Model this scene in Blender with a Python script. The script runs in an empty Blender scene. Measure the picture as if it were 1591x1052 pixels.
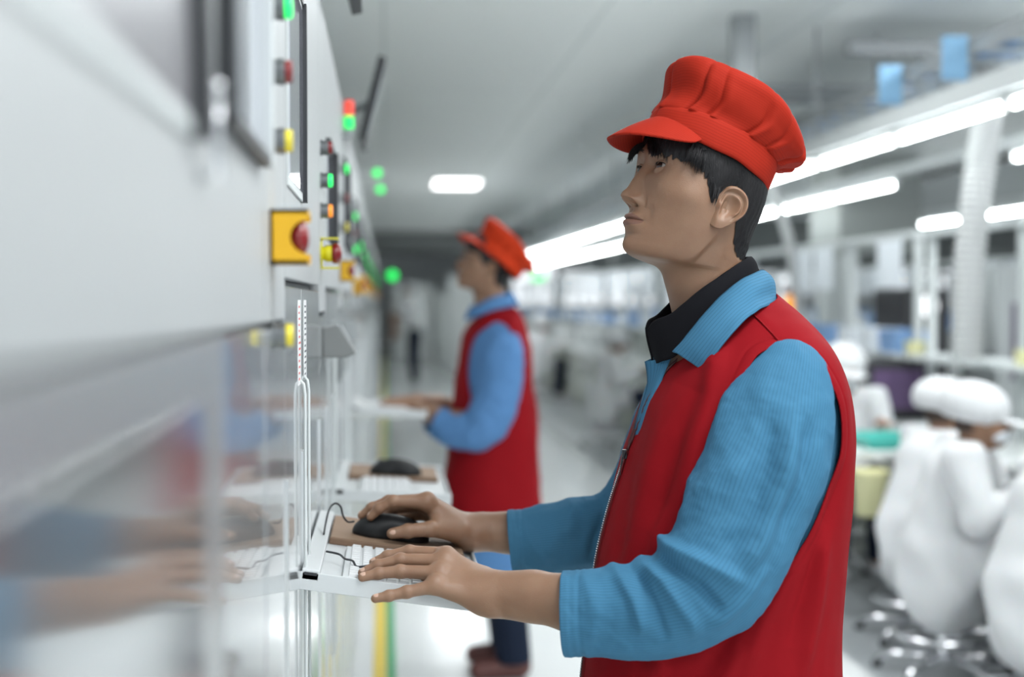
import bpy, bmesh, math, random
import numpy as np
from mathutils import Vector, Matrix, noise
R = math.radians
random.seed(7)
SC = bpy.context.scene
COL = SC.collection

# ---------------------------------------------------------------- camera
FPX, CX, CY = 2210.0, 795.5, 526.0
CAMZ = 1.42
YAW = math.atan(198.5 / FPX)          # aisle runs along +Y; the camera looks a little to the right of it
PITCH = math.atan(60 / math.hypot(FPX, 198.5))
cam_d = bpy.data.cameras.new('camera'); cam = bpy.data.objects.new('camera', cam_d); COL.objects.link(cam)
cam.location = (0, 0, CAMZ)
cam.rotation_euler = (R(90) - PITCH, 0, -YAW)
cam_d.sensor_width = 36; cam_d.lens = FPX * 36 / 1591
cam_d.clip_start = 0.02; cam_d.clip_end = 200
cam_d.dof.use_dof = True; cam_d.dof.focus_distance = 2.12; cam_d.dof.aperture_fstop = 2.0; cam_d.dof.aperture_blades = 0
SC.camera = cam
# ---------------------------------------------------------------- world and exposure
w = bpy.data.worlds.new('world'); SC.world = w; w.use_nodes = True
w.node_tree.nodes['Background'].inputs[0].default_value = (0.86, 0.95, 1.0, 1)
w.node_tree.nodes['Background'].inputs[1].default_value = 0.72
SC.view_settings.view_transform = 'Standard'; SC.view_settings.look = 'None'
SC.view_settings.exposure = 0.65; SC.view_settings.gamma = 1.0; SC.view_settings.use_curve_mapping = False
SC.cycles.use_denoising = True
SC.cycles.max_bounces = 6; SC.cycles.diffuse_bounces = 3; SC.cycles.glossy_bounces = 4
SC.cycles.sample_clamp_indirect = 4

_cp, _sp, _cy, _sy = math.cos(PITCH), math.sin(PITCH), math.cos(YAW), math.sin(YAW)
def at(px, py, Y):
    """world point that the photograph shows at pixel (px, py), at distance Y down the aisle"""
    r = Vector((_cy, -_sy, 0)); f = Vector((_sy * _cp, _cy * _cp, -_sp)); u = r.cross(f)
    d = f + r * ((px - CX) / FPX) + u * (-(py - CY) / FPX)
    return Vector((0, 0, CAMZ)) + d * (Y / d.y)

# ---------------------------------------------------------------- materials
_M = {}
def mat(name, col, rough=0.5, metal=0.0, spec=0.5, emit=None, est=0.0, sss=0.0, sssr=(1, .3, .15), coat=0.0, trans=0.0, alpha=1.0, sheen=0.0):
    if name in _M: return _M[name]
    m = bpy.data.materials.new(name); m.use_nodes = True
    b = m.node_tree.nodes['Principled BSDF']
    b.inputs['Base Color'].default_value = (*col, 1); b.inputs['Roughness'].default_value = rough
    b.inputs['Metallic'].default_value = metal; b.inputs['Specular IOR Level'].default_value = spec
    if emit: b.inputs['Emission Color'].default_value = (*emit, 1); b.inputs['Emission Strength'].default_value = est
    if sss:
        b.inputs['Subsurface Weight'].default_value = sss; b.inputs['Subsurface Radius'].default_value = sssr
        b.inputs['Subsurface Scale'].default_value = 0.006
    b.inputs['Coat Weight'].default_value = coat; b.inputs['Transmission Weight'].default_value = trans
    b.inputs['Sheen Weight'].default_value = sheen
    _M[name] = m
    return m
def nd(m, t, **kw):
    n = m.node_tree.nodes.new(t)
    for k, v in kw.items():
        if k.startswith('i_'): n.inputs[k[2:].replace('_', ' ')].default_value = v
        elif k.startswith('n'): n.inputs[int(k[1:])].default_value = v
        else: setattr(n, k, v)
    return n
def lk(m, a, b): m.node_tree.links.new(a, b)
def bsdf(m): return m.node_tree.nodes['Principled BSDF']
def add_noise(m, scale=20, amt=0.15, bump=0.0, bscale=None, coords='Object', detail=4, stretch=(1, 1, 1)):
    """mottles the base colour by amt and adds a fine bump"""
    b = bsdf(m); c = b.inputs['Base Color'].default_value[:]
    tc = nd(m, 'ShaderNodeTexCoord'); mp = nd(m, 'ShaderNodeMapping'); mp.inputs['Scale'].default_value = stretch
    lk(m, tc.outputs[coords], mp.inputs[0])
    n = nd(m, 'ShaderNodeTexNoise'); n.inputs['Scale'].default_value = scale; n.inputs['Detail'].default_value = detail
    lk(m, mp.outputs[0], n.inputs['Vector'])
    if amt:
        mx = nd(m, 'ShaderNodeMix', data_type='RGBA')
        mx.inputs['A'].default_value = (*[x * (1 - amt) for x in c[:3]], 1); mx.inputs['B'].default_value = (*[min(1, x * (1 + amt)) for x in c[:3]], 1)
        lk(m, n.outputs['Fac'], mx.inputs['Factor']); lk(m, mx.outputs['Result'], b.inputs['Base Color'])
    if bump:
        n2 = n
        if bscale:
            n2 = nd(m, 'ShaderNodeTexNoise'); n2.inputs['Scale'].default_value = bscale; n2.inputs['Detail'].default_value = 3
            lk(m, mp.outputs[0], n2.inputs['Vector'])
        bp = nd(m, 'ShaderNodeBump'); bp.inputs['Strength'].default_value = bump; bp.inputs['Distance'].default_value = 0.002
        lk(m, n2.outputs['Fac'], bp.inputs['Height']); lk(m, bp.outputs[0], b.inputs['Normal'])
    return m

# ---------------------------------------------------------------- object helpers
def tag(o, label=None, cat=None, group=None, kind=None):
    if label: o['label'] = label
    if cat: o['category'] = cat
    if group: o['group'] = group
    if kind: o['kind'] = kind
    return o
def empty(name, loc=(0, 0, 0), rz=0, label=None, cat=None, group=None):
    o = bpy.data.objects.new(name, None); COL.objects.link(o); o.location = loc; o.rotation_euler = (0, 0, rz)
    o.empty_display_size = .05
    return tag(o, label, cat, group)
def mesh(name, vs, fs, m=None, parent=None, smooth=False, uv=None, mats=None, fm=None):
    me = bpy.data.meshes.new(name)
    me.from_pydata([tuple(v) for v in vs], [], [tuple(int(i) for i in f) for f in fs])
    if uv is not None:
        l = me.uv_layers.new(name='UVMap'); idx = np.empty(len(me.loops), dtype=np.int32); me.loops.foreach_get('vertex_index', idx)
        l.data.foreach_set('uv', np.asarray(uv, dtype=np.float32)[idx].ravel())
    for q in (mats or ([m] if m else [])): me.materials.append(q)
    if fm is not None: me.polygons.foreach_set('material_index', np.asarray(fm, dtype=np.int32))
    me.update()
    if smooth: me.shade_smooth()
    o = bpy.data.objects.new(name, me); COL.objects.link(o); o.parent = parent
    return o
def solid(o, th, off=-1, rim=True):
    s = o.modifiers.new('thickness', 'SOLIDIFY'); s.thickness = th; s.offset = off; s.use_rim = rim; return o
def subd(o, n=1):
    s = o.modifiers.new('sub', 'SUBSURF'); s.levels = n; s.render_levels = n; return o
def bev(o, w, seg=2):
    b = o.modifiers.new('bev', 'BEVEL'); b.width = w; b.segments = seg; b.limit_method = 'ANGLE'; b.angle_limit = R(40); return o
def children(o): return [c for c in bpy.data.objects if c.parent == o]
def copy_tree(o, loc=None, rz=None, label=None, parent=None, scale=None):
    kids = children(o)
    c = o.copy(); COL.objects.link(c); c.parent = parent
    if loc is not None: c.location = loc
    if rz is not None: c.rotation_euler = (0, 0, rz)
    if scale is not None: c.scale = scale
    if label: c['label'] = label
    for k in kids: copy_tree(k, parent=c)
    return c
class MB:
    """collects shapes; build() links them as one mesh object"""
    def __init__(s): s.v = []; s.f = []; s.m = []; s.mi = 0
    def add(s, vs, fs):
        b = len(s.v); s.v += [Vector(v) for v in vs]; s.f += [[i + b for i in f] for f in fs]; s.m += [s.mi] * len(fs); return s
    def box(s, x0, x1, y0, y1, z0, z1, M=None):
        vs = [Vector((x, y, z)) for x in (x0, x1) for y in (y0, y1) for z in (z0, z1)]
        if M is not None: vs = [M @ v for v in vs]
        return s.add(vs, [(0, 1, 3, 2), (4, 6, 7, 5), (0, 4, 5, 1), (2, 3, 7, 6), (0, 2, 6, 4), (1, 5, 7, 3)])
    def tube(s, pts, r, n=10, cap=True):
        pts = [Vector(p) for p in pts]; rs = r if isinstance(r, (list, tuple)) else [r] * len(pts)
        vs = []; fs = []; ref = None
        for i, p in enumerate(pts):
            t = (pts[min(i + 1, len(pts) - 1)] - pts[max(i - 1, 0)]).normalized()
            if ref is None: ref = t.orthogonal().normalized()
            ref = (ref - t * ref.dot(t)).normalized(); b = t.cross(ref)
            for k in range(n):
                a = 2 * math.pi * k / n; vs.append(p + (ref * math.cos(a) + b * math.sin(a)) * rs[i])
        for i in range(len(pts) - 1):
            for k in range(n): a, c = i * n + k, i * n + (k + 1) % n; fs.append((a, c, c + n, a + n))
        if cap: fs += [tuple(range(n - 1, -1, -1)), tuple(range((len(pts) - 1) * n, len(pts) * n))]
        return s.add(vs, fs)
    def cyl(s, p, q, r, n=16, r2=None): return s.tube([p, q], [r, r if r2 is None else r2], n)
    def lathe(s, prof, o=(0, 0, 0), ax=(0, 0, 1), n=20):
        o = Vector(o); ax = Vector(ax).normalized(); e = ax.orthogonal().normalized(); b = ax.cross(e); vs = []; fs = []
        for r_, h in prof:
            for k in range(n): a = 2 * math.pi * k / n; vs.append(o + ax * h + (e * math.cos(a) + b * math.sin(a)) * max(r_, 1e-5))
        for i in range(len(prof) - 1):
            for k in range(n): a, c = i * n + k, i * n + (k + 1) % n; fs.append((a, c, c + n, a + n))
        return s.add(vs, fs)
    def build(s, name, m, parent=None, smooth=False, bevel=0, auto=False):
        mats = m if isinstance(m, list) else [m]
        o = mesh(name, s.v, s.f, parent=parent, smooth=smooth, mats=mats, fm=s.m)
        if auto:
            o.data.shade_smooth()
            try: o.data.set_sharp_from_angle(angle=R(40))
            except Exception: pass
        if bevel: bev(o, bevel)
        return o

# ---------------------------------------------------------------- numpy shape tools
def surfnet(fn, lo, hi, h):
    """surface of fn(P) < 0 on a regular grid (surface nets). fn takes an (N,3) array."""
    lo = np.array(lo, float); hi = np.array(hi, float)
    n = np.ceil((hi - lo) / h).astype(int) + 1
    ax = [lo[i] + h * np.arange(n[i]) for i in range(3)]
    # coarse pass: evaluate in slabs
    V = np.empty(n, dtype=np.float32)
    YY, ZZ = np.meshgrid(ax[1], ax[2], indexing='ij'); m = YY.size
    step = max(1, 400000 // m)
    for i in range(0, n[0], step):
        xs = ax[0][i:i + step]
        P = np.empty((len(xs), m, 3)); P[:, :, 0] = xs[:, None]; P[:, :, 1] = YY.ravel(); P[:, :, 2] = ZZ.ravel()
        V[i:i + step] = fn(P.reshape(-1, 3)).reshape(len(xs), n[1], n[2])
    S = V < 0
    c = S[:-1, :-1, :-1].astype(np.int8)
    for d in ((1,0,0),(0,1,0),(0,0,1),(1,1,0),(1,0,1),(0,1,1),(1,1,1)):
        c = c + S[d[0]:n[0]-1+d[0], d[1]:n[1]-1+d[1], d[2]:n[2]-1+d[2]]
    act = (c > 0) & (c < 8)
    ci = np.argwhere(act); idx = -np.ones(act.shape, dtype=np.int64); idx[act] = np.arange(len(ci))
    acc = np.zeros((len(ci), 3)); cnt = np.zeros(len(ci))
    cor = [(0,0,0),(1,0,0),(0,1,0),(1,1,0),(0,0,1),(1,0,1),(0,1,1),(1,1,1)]
    for a in range(8):
        for b in range(a + 1, 8):
            A, B = np.array(cor[a]), np.array(cor[b])
            if np.abs(A - B).sum() != 1: continue
            va = V[tuple((ci + A).T)]; vb = V[tuple((ci + B).T)]
            m_ = (va < 0) != (vb < 0); t = np.where(m_, va / (va - vb + 1e-12), 0)
            acc += np.where(m_[:, None], A + (B - A) * t[:, None], 0); cnt += m_
    vs = lo + h * (ci + acc / cnt[:, None])
    fs = []
    for d in range(3):
        o1, o2 = [(1, 2), (2, 0), (0, 1)][d]
        sl0 = [slice(1, n[k] - 1) for k in range(3)]; sl0[d] = slice(0, n[d] - 1); sl1 = list(sl0); sl1[d] = slice(1, n[d])
        a = S[tuple(sl0)]; b = S[tuple(sl1)]
        e = np.argwhere(a != b)
        if not len(e): continue
        base = e + np.array([0 if k == d else 1 for k in range(3)]); fl = a[tuple(e.T)]
        q = []
        for (p1, p2) in ((1, 1), (0, 1), (0, 0), (1, 0)):
            s = base.copy(); s[:, o1] -= p1; s[:, o2] -= p2; q.append(idx[tuple(s.T)])
        q = np.stack(q, 1); q = np.where(fl[:, None], q, q[:, ::-1]); fs.append(q)
    return vs, np.concatenate(fs)
def smin(a, b, k):
    h = np.clip(.5 + .5 * (b - a) / k, 0, 1); return b + (a - b) * h - k * h * (1 - h)
def smax(a, b, k): return -smin(-a, -b, k)
def d_cap(P, a, b, ra, rb):
    """tapered capsule"""
    a = np.array(a, float); b = np.array(b, float); d = b - a; t = np.clip(((P - a) @ d) / (d @ d), 0, 1)
    return np.linalg.norm(P - a - t[:, None] * d, axis=1) - (ra + (rb - ra) * t)
def d_ell(P, c, r, Rm=None):
    q = P - np.array(c, float)
    if Rm is not None: q = q @ np.array(Rm)
    r = np.array(r, float); k0 = np.linalg.norm(q / r, axis=1); k1 = np.linalg.norm(q / (r * r), axis=1) + 1e-9
    return k0 * (k0 - 1) / k1
def d_chain(P, pts, rs, k=0.004):
    d = None
    for i in range(len(pts) - 1):
        e = d_cap(P, pts[i], pts[i + 1], rs[i], rs[i + 1]); d = e if d is None else smin(d, e, k)
    return d
def ss(a, b, x): t = np.clip((x - a) / (b - a), 0, 1); return t * t * (3 - 2 * t)
def crv(xs, ys, mono=False):
    """smooth 1-D interpolant (cubic Hermite, monotone-ish)"""
    xs = np.array(xs, float); ys = np.array(ys, float); d = np.diff(ys) / np.diff(xs)
    m = np.empty_like(ys); m[1:-1] = (d[:-1] * np.diff(xs)[1:] + d[1:] * np.diff(xs)[:-1]) / (xs[2:] - xs[:-2]); m[0] = d[0]; m[-1] = d[-1]
    if mono:
        p_ = d[1:] * d[:-1]; m[1:-1] = np.where(p_ > 0, 2 * p_ / np.where(np.abs(d[1:] + d[:-1]) < 1e-12, 1, d[1:] + d[:-1]), 0)
    def f(x):
        x = np.clip(np.asarray(x, float), xs[0], xs[-1]); i = np.clip(np.searchsorted(xs, x, 'right') - 1, 0, len(xs) - 2)
        h = xs[i + 1] - xs[i]; t = (x - xs[i]) / h
        return (2*t**3-3*t*t+1)*ys[i] + (t**3-2*t*t+t)*h*m[i] + (-2*t**3+3*t*t)*ys[i+1] + (t**3-t*t)*h*m[i+1]
    return f
def grid_faces(nr, nc, wrap=True, off=0):
    fs = []
    for i in range(nr - 1):
        for k in range(nc if wrap else nc - 1):
            a = off + i * nc + k; b = off + i * nc + (k + 1) % nc; fs.append((a, b, b + nc, a + nc))
    return fs
def clip(vs, fs, g, uv=None):
    """keep the part of a mesh where the per-vertex value g > 0, with clean cut edges"""
    vs = [np.array(v, float) for v in vs]; uv = None if uv is None else [np.array(u, float) for u in uv]; g = list(map(float, g)); cache = {}; out = []
    def cut(a, b):
        k = (a, b) if a < b else (b, a)
        if k not in cache:
            t = g[k[0]] / (g[k[0]] - g[k[1]]); cache[k] = len(vs); vs.append(vs[k[0]] * (1 - t) + vs[k[1]] * t); g.append(0.0)
            if uv is not None: uv.append(uv[k[0]] * (1 - t) + uv[k[1]] * t)
        return cache[k]
    for f in fs:
        s = [g[i] > 0 for i in f]
        if all(s): out.append(tuple(f)); continue
        if not any(s): continue
        p = []
        for j in range(len(f)):
            a, b = f[j], f[(j + 1) % len(f)]
            if g[a] > 0: p.append(a)
            if (g[a] > 0) != (g[b] > 0): p.append(cut(a, b))
        if len(p) > 2: out.append(tuple(p))
    used = sorted({i for f in out for i in f}); mp = {i: j for j, i in enumerate(used)}
    vs = [vs[i] for i in used]; out = [tuple(mp[i] for i in f) for f in out]
    return (vs, out) if uv is None else (vs, out, [uv[i] for i in used])
def pdist(X, Z, pts):
    """distance in a plane from points (X, Z) to a polyline, and the fraction along it"""
    best = np.full(X.shape, 1e9); tt = np.zeros(X.shape); L = 0; segs = []
    for a, b in zip(pts[:-1], pts[1:]): segs.append((a, b, L)); L += math.dist(a, b)
    for a, b, l0 in segs:
        dx, dz = b[0] - a[0], b[1] - a[1]; ll = dx * dx + dz * dz; t = np.clip(((X - a[0]) * dx + (Z - a[1]) * dz) / ll, 0, 1)
        d = np.hypot(X - a[0] - t * dx, Z - a[1] - t * dz); m = d < best
        best = np.where(m, d, best); tt = np.where(m, (l0 + t * math.sqrt(ll)) / L, tt)
    return best, tt
# ================================================================ lamps of the room, and unseen ones added for light
CEIL = 3.0
def area(loc, sx, sy, power, parent, col=(0.93, 0.98, 1.0), rot=(0, 0, 0)):
    d = bpy.data.lights.new('lamp_light', 'AREA'); d.shape = 'RECTANGLE'; d.size = sx; d.size_y = sy; d.energy = power; d.color = col
    o = bpy.data.objects.new('lamp_light', d); COL.objects.link(o); o.location = loc; o.rotation_euler = rot; o.parent = parent; return o
M_tube = mat('tube_glow', (1, 1, 1), .4, emit=(0.93, 1.0, 1.0), est=16.0)
M_panel = mat('panel_glow', (1, 1, 1), .4, emit=(1, 1, 1), est=4.0)
M_white = mat('white_enamel', (.78, .8, .8), .35)
M_alu = mat('aluminium', (.72, .74, .75), .3, .9)
M_dark = mat('dark_plastic', (.018, .02, .024), .4)
M_greyp = mat('grey_paint', (.36, .38, .39), .45)
M_lgrey = mat('light_grey_paint', (.6, .63, .63), .4)
M_chrome = mat('chrome', (.8, .8, .82), .12, 1.0)
M_steel = mat('steel', (.5, .5, .52), .3, 1.0)

def ceiling_panel(x, y, label):
    t = empty('ceiling_light', (x, y, CEIL), 0, label, 'light', 'recessed ceiling lights')
    b = MB(); b.box(-.32, .32, -.62, -.6, -.012, .0); b.box(-.32, .32, .6, .62, -.012, 0); b.box(-.32, -.3, -.6, .6, -.012, 0); b.box(.3, .32, -.6, .6, -.012, 0)
    b.build('frame', M_white, t)
    MB().box(-.3, .3, -.6, .6, -.006, -.001).build('diffuser', M_panel, t)
    area((0, 0, -.02), .58, 1.18, 23, t); return t
ceiling_panel(.98, 19.3, 'small bright rectangular panel set flush in the ceiling far down the aisle')
for x, y, q in ((.98, 6.3, 'right above the background man'), (3.4, 6.3, 'above the seated workers at the right'), (.98, 1.2, 'above the nearest cabinet'), (3.4, 1.2, 'above the work zone nearest the camera'), (2.2, 3.9, 'above the edge of the aisle past the front man'), (2.2, -1.8, 'behind the camera, right'), (.6, -1.8, 'behind the camera, left'), (6, 3, 'farthest right near the camera')):  # panels out of view, added to light the near part of the hall
    ceiling_panel(x, y, 'added unseen ceiling light panel ' + q)

# ================================================================ setting
def struct(name, mb, m, **k): o = mb.build(name, m, **k); o['kind'] = 'structure'; return o
m = mat('floor_epoxy', (.80, .82, .82), .2, coat=.3); add_noise(m, 1.5, .04, .05, 60, 'Object')
struct('floor', MB().box(-1.3, 1.83, -3, 46, -.1, 0), m)
m = mat('floor_grey', (.30, .32, .33), .3); add_noise(m, 2, .08)
struct('floor_work_zone', MB().box(1.83, 14, -3, 46, -.1, 0), m)
m = mat('ceiling_panels', (.92, .94, .93), .55)
# faint seams of the ceiling boards every 1.2 m
tc = nd(m, 'ShaderNodeTexCoord'); br = nd(m, 'ShaderNodeTexBrick'); br.offset = 0
br.inputs['Color1'].default_value = (.92, .94, .93, 1); br.inputs['Color2'].default_value = (.91, .93, .92, 1); br.inputs['Mortar'].default_value = (.76, .79, .78, 1)
br.inputs['Scale'].default_value = 1; br.inputs['Mortar Size'].default_value = .012; br.inputs['Brick Width'].default_value = 1.2; br.inputs['Row Height'].default_value = 3.6
lk(m, tc.outputs['Object'], br.inputs[0]); lk(m, br.outputs[0], bsdf(m).inputs['Base Color'])
struct('ceiling', MB().box(-1.3, 14, -3, 36, CEIL, CEIL + .1), m)
m_far = mat('far_wall', (.68, .71, .71), .6)
struct('wall_far', MB().box(-1.3, 14, 45.9, 46, 0, 4), m_far)
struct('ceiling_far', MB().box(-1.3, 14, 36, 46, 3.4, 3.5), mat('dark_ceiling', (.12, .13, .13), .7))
struct('wall_right', MB().box(13.9, 14, -3, 46, 0, 3.1), m_far)
struct('wall_left', MB().box(-1.4, -1.3, -3, 46, 0, 3.1), m_far)
m_y = mat('yellow_tape', (.78, .58, .07), .4); m_g = mat('green_tape', (.05, .34, .14), .4)
struct('trim_1', MB().box(-.045, .004, -3, 40, 0, .0012), m_y)
struct('trim_2', MB().box(.006, .042, -3, 40, 0, .0012), m_g)
# darker stretch of dropped soffit near the end of the hall
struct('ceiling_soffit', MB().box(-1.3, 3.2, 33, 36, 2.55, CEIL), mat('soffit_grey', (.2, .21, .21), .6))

# ================================================================ control cabinets on the left
M_cab = mat('cabinet_enamel', (.42, .435, .44), .48, .25, coat=.0); add_noise(M_cab, 3, .02, .04, 900, 'Object')
M_cabl = mat('cabinet_door_enamel', (.50, .52, .53), .15, .45, coat=.5)
M_cabr = mat('brushed_door', (.46, .47, .475), .27, .6); add_noise(M_cabr, 3, .03, .05, 500, 'Object')
M_seam = mat('seam_dark', (.12, .125, .13), .6)
M_tray = mat('tray_paint', (.56, .58, .59), .35)
M_mir = mat('polished_panel', (.44, .45, .46), .11, .75)
M_screen = mat('screen_glass', (.42, .43, .52), .08, coat=1)
M_glassd = mat('window_glass', (.20, .197, .21), .35, .1, coat=.0)
M_green = mat('green_lamp', (.02, .6, .12), .3, emit=(.0, 1, .13), est=.9)
M_redc = mat('red_cap', (.20, .005, .008), .3, coat=.2)
M_yelc = mat('yellow_cap', (.75, .62, .02), .3, coat=.4)
M_orc = mat('orange_cap', (.85, .25, .02), .3, emit=(1, .3, .02), est=.4)
M_esty = mat('guard_yellow', (.78, .43, .01), .35)
M_estl = mat('guard_lime', (.68, .62, .02), .35)
M_red_on = mat('red_lamp', (.8, .05, .03), .3, emit=(1, .08, .04), est=.5)
M_btn = mat('button_metal', (.20, .21, .22), .35, .8)
M_paper = mat('label_paper', (.8, .8, .8), .5)
M_ink = mat('label_ink', (.12, .12, .14), .6)
M_inkr = mat('label_ink_red', (.6, .08, .08), .6)
def push_button(par, y, z, capm, name='push_button', deep=.02, r=.0142):
    b = MB(); b.lathe([(0, 0), (r * 1.1, 0), (r * 1.1, .003), (r * .96, .0035), (r * .96, .008), (r * 1.02, .0085), (r * 1.02, .0145), (r * .94, .015), (0, .015)], (0, y, z), (1, 0, 0), 24)
    o = b.build(name, M_btn, par, auto=True)
    c = MB(); c.lathe([(r * .86, .0145), (r * .86, .0205), (r * .78, .0225), (0, .023)], (0, y, z), (1, 0, 0), 24)
    c.build('button_cap', capm, o, auto=True); return o
def e_stop(par, y, z, box=True, gm=None):
    gm = gm or M_esty
    if box:
        # square guard with a round notch in each side wall through which the mushroom head shows
        b = MB(); w_ = .029; L = .04; n = 14
        b.box(0, .003, y - w_, y + w_, z - w_, z + w_)
        b.box(0, L, y - w_, y + w_, z + w_ - .004, z + w_); b.box(0, L, y - w_, y + w_, z - w_, z - w_ + .004)
        for s in (-1, 1):
            y0, y1 = (y - w_, y - w_ + .003) if s < 0 else (y + w_ - .003, y + w_)
            out = [(0, w_)] + [(L, w_)] + [(L, .018)] + [(L - .019 * math.cos(a), .018 * math.sin(a)) for a in [math.pi / 2 - math.pi * i / n for i in range(1, n)]] + [(L, -.018), (L, -w_), (0, -w_)]
            k = len(out); vs = [(p, y0, z + q) for p, q in out] + [(p, y1, z + q) for p, q in out]
            # quad strips between the notch outline and the back edge
            fs = [(i, (i + 1) % k, (i + 1) % k + k, i + k) for i in range(k)]
            b.add(vs, fs); half = k // 2
            for o_ in (0, k):
                for i in range(1, half): b.f.append([len(b.v) - 2 * k + o_ + j for j in (i, i + 1, 0 if False else 0)]); b.m.append(0)
                for i in range(half, k - 2): b.f.append([len(b.v) - 2 * k + o_ + j for j in (i, i + 1, k - 1)]); b.m.append(0)
                b.f.append([len(b.v) - 2 * k + o_ + j for j in (0, half, k - 1)]); b.m.append(0)
        g = b.build('emergency_stop', gm, par)
    else:
        b = MB()
        b.lathe([(.0, 0), (.029, 0), (.029, .003), (0, .003)], (0, y, z), (1, 0, 0), 28)
        for sgn in (1, -1): b.box(0, .034, y - .02, y + .02, z + sgn * .028 - .0015, z + sgn * .028 + .0015)
        b.lathe([(.012, .003), (.016, .012), (.016, .024), (.012, .026)], (0, y, z), (1, 0, 0), 24)
        g = b.build('emergency_stop', gm, par)
    c = MB(); c.lathe([(.008, .003), (.009, .018), (.0185, .022), (.02, .028), (.018, .035), (.009, .039), (0, .04)], (0, y, z), (1, 0, 0), 28)
    c.build('mushroom_button', M_redc, g, smooth=True); return g
def panel(par, name, y0, y1, z0, z1, m_, x0=-.02, x1=0.0, bv=.002):
    return MB().box(x0, x1, y0, y1, z0, z1).build(name, m_, par, bevel=bv)
def monitor(par, y0, y1, z0, z1, pro=.012, name='touch_screen'):
    """flush screen in a pale frame, with a raised black bar down its far edge and along its bottom"""
    o = MB().box(0, .003, y0, y1, z0, z1).build(name, M_lgrey, par, bevel=.001)
    MB().box(.003, .0038, y0 + .01, y1 - .02, z0 + .012, z1 - .012).build('screen', M_screen, o)
    b = MB(); b.box(0, pro, y1 - .024, y1, z0, z1); b.box(0, pro * .6, y0, y1 - .024, z1 - .004, z1 + .006); b.build('bezel', M_dark, o); return o
def cabinet(Y0, label, kind=1):
    t = empty('control_cabinet', (-.12, Y0, 0), 0, label, 'cabinet', 'white control cabinets along the left of the aisle')
    MB().box(-.95, -.021, .004, 1.196, .08, 2.0).build('body', M_cab, t, bevel=.004)
    MB().box(-.9, -.06, .03, 1.17, 0, .08).build('plinth', M_greyp, t)
    sm_ = MB(); sm_.box(-.0208, -.017, .0, 1.2, 1.38, 1.45); sm_.box(-.0208, -.017, 0, .008, .1, 1.99); sm_.box(-.0208, -.017, 1.19, 1.2, .1, 1.99); sm_.build('gap_shade', M_seam, t)  # dark strips behind the panel gaps; the gap shade is put in as colour
    if kind == 0:
        panel(t, 'front_panel', .006, 1.194, 1.397, 1.995, M_cab)
        panel(t, 'door', .006, .82, .09, 1.393, M_cabr); MB().box(.0, .0015, .14, .69, .55, 1.355).build('polished_window', M_mir, t, bevel=.0006); panel(t, 'door', .824, 1.194, .09, 1.393, M_cabl)
        # two framed inspection windows
        for (a, b, z0) in ((.02, .665, 1.52), (.80, 1.15, 1.548)):
            fr = MB(); dk = MB(); z1 = 1.93; big = a < .5
            (fr if big else dk).box(0, .004 if big else .012, a, b, z0, z0 + .012); fr.box(0, .004, a, b, z1 - .012, z1); (fr if big else dk).box(0, .004 if big else .014, a, a + .014, z0, z1); (dk if big else fr).box(0, .014, b - (.03 if big else .012), b, z0, z1)
            f = fr.build('window_frame', M_lgrey, t, bevel=.002); dk.build('dark_edge', M_dark, f, bevel=.002)
            MB().box(0, .003, a + .01, b - .01, z0 + .01, z1 - .01).build('glass', M_glassd if a < .5 else M_screen, f)
        h = MB(); h.tube([(.0, .69, 1.56), (.012, .69, 1.56), (.012, .69, 1.50), (0, .69, 1.50)], .004, 8); h.build('latch', M_chrome, t, smooth=True)
    else:
        panel(t, 'front_panel', .30, 1.194, 1.447, 1.995, M_cab); panel(t, 'button_panel', .006, .294, 1.397, 1.995, M_cab)
        panel(t, 'side_panel', .006, .284, .09, 1.389, M_cabl)
        d1 = panel(t, 'door', .29, .638, .09, 1.437, M_cabl); d2 = panel(t, 'door', .644, 1.194, .09, 1.437, M_cabl)
        for d_, yy in ((d1, .60), (d2, .70)):
            h = MB(); h.tube([(0, yy, 1.305), (.005, yy, 1.30), (.007, yy, 1.285), (.007, yy, .62), (.005, yy, .61), (0, yy, .61)], .0022, 10)
            h.build('handle', M_lgrey, d_, smooth=True)
        # aluminium edge profiles of the lower doors
        e = MB(); 
        for yy in (.30, .63, .655, 1.18): e.box(.0, .003, yy - .005, yy + .005, .12, 1.2)
        e.build('edge_profile', M_alu, t)
        mz = {1: (1.562, 1.848), 2: (1.53, 1.75), 3: (1.56, 1.83)}.get(kind, (1.56, 1.8))
        monitor(t, .33, .66 if kind == 1 else .60, mz[0], mz[1], .009 if kind == 1 else .018)
        # small printed notices by the door seam
        if kind == 1:
            for j, yy in enumerate((.555, .70)):
                l = MB(); l.box(0, .0006, yy, yy + .06, 1.30, 1.42); n_ = l.build('notice', M_paper, t)
                q = MB(); rr = random.Random(4 + j)
                for r_ in range(13):
                    zz = 1.412 - r_ * .0085; q.box(.0006, .0009, yy + .006, yy + .006 + .046 * rr.uniform(.4, 1), zz - .003, zz)
                q.build('printed_lines', M_ink if j else M_inkr, n_)
    return t
def cab_buttons(t, spec):
    for kind, y, z, c in spec:
        if kind == 'b': push_button(t, y, z, c)
        elif kind == 'e': e_stop(t, y, z)
        elif kind == 'g': e_stop(t, y, z, False, M_estl)
c0 = cabinet(.25, 'nearest white cabinet with two dark framed windows, at the left edge', 0)
c1 = cabinet(1.45, 'white cabinet beside the front man, with lit green button and square yellow stop guard', 1)
cab_buttons(c1, [('b', .1, 1.734, M_green), ('b', .1, 1.665, M_redc), ('b', .1, 1.591, M_yelc), ('e', .1, 1.487, 0), ('b', .1, 1.382, M_yelc)])
c2 = cabinet(2.65, 'second white cabinet behind the front man, with lime stop guard', 2)
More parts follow.
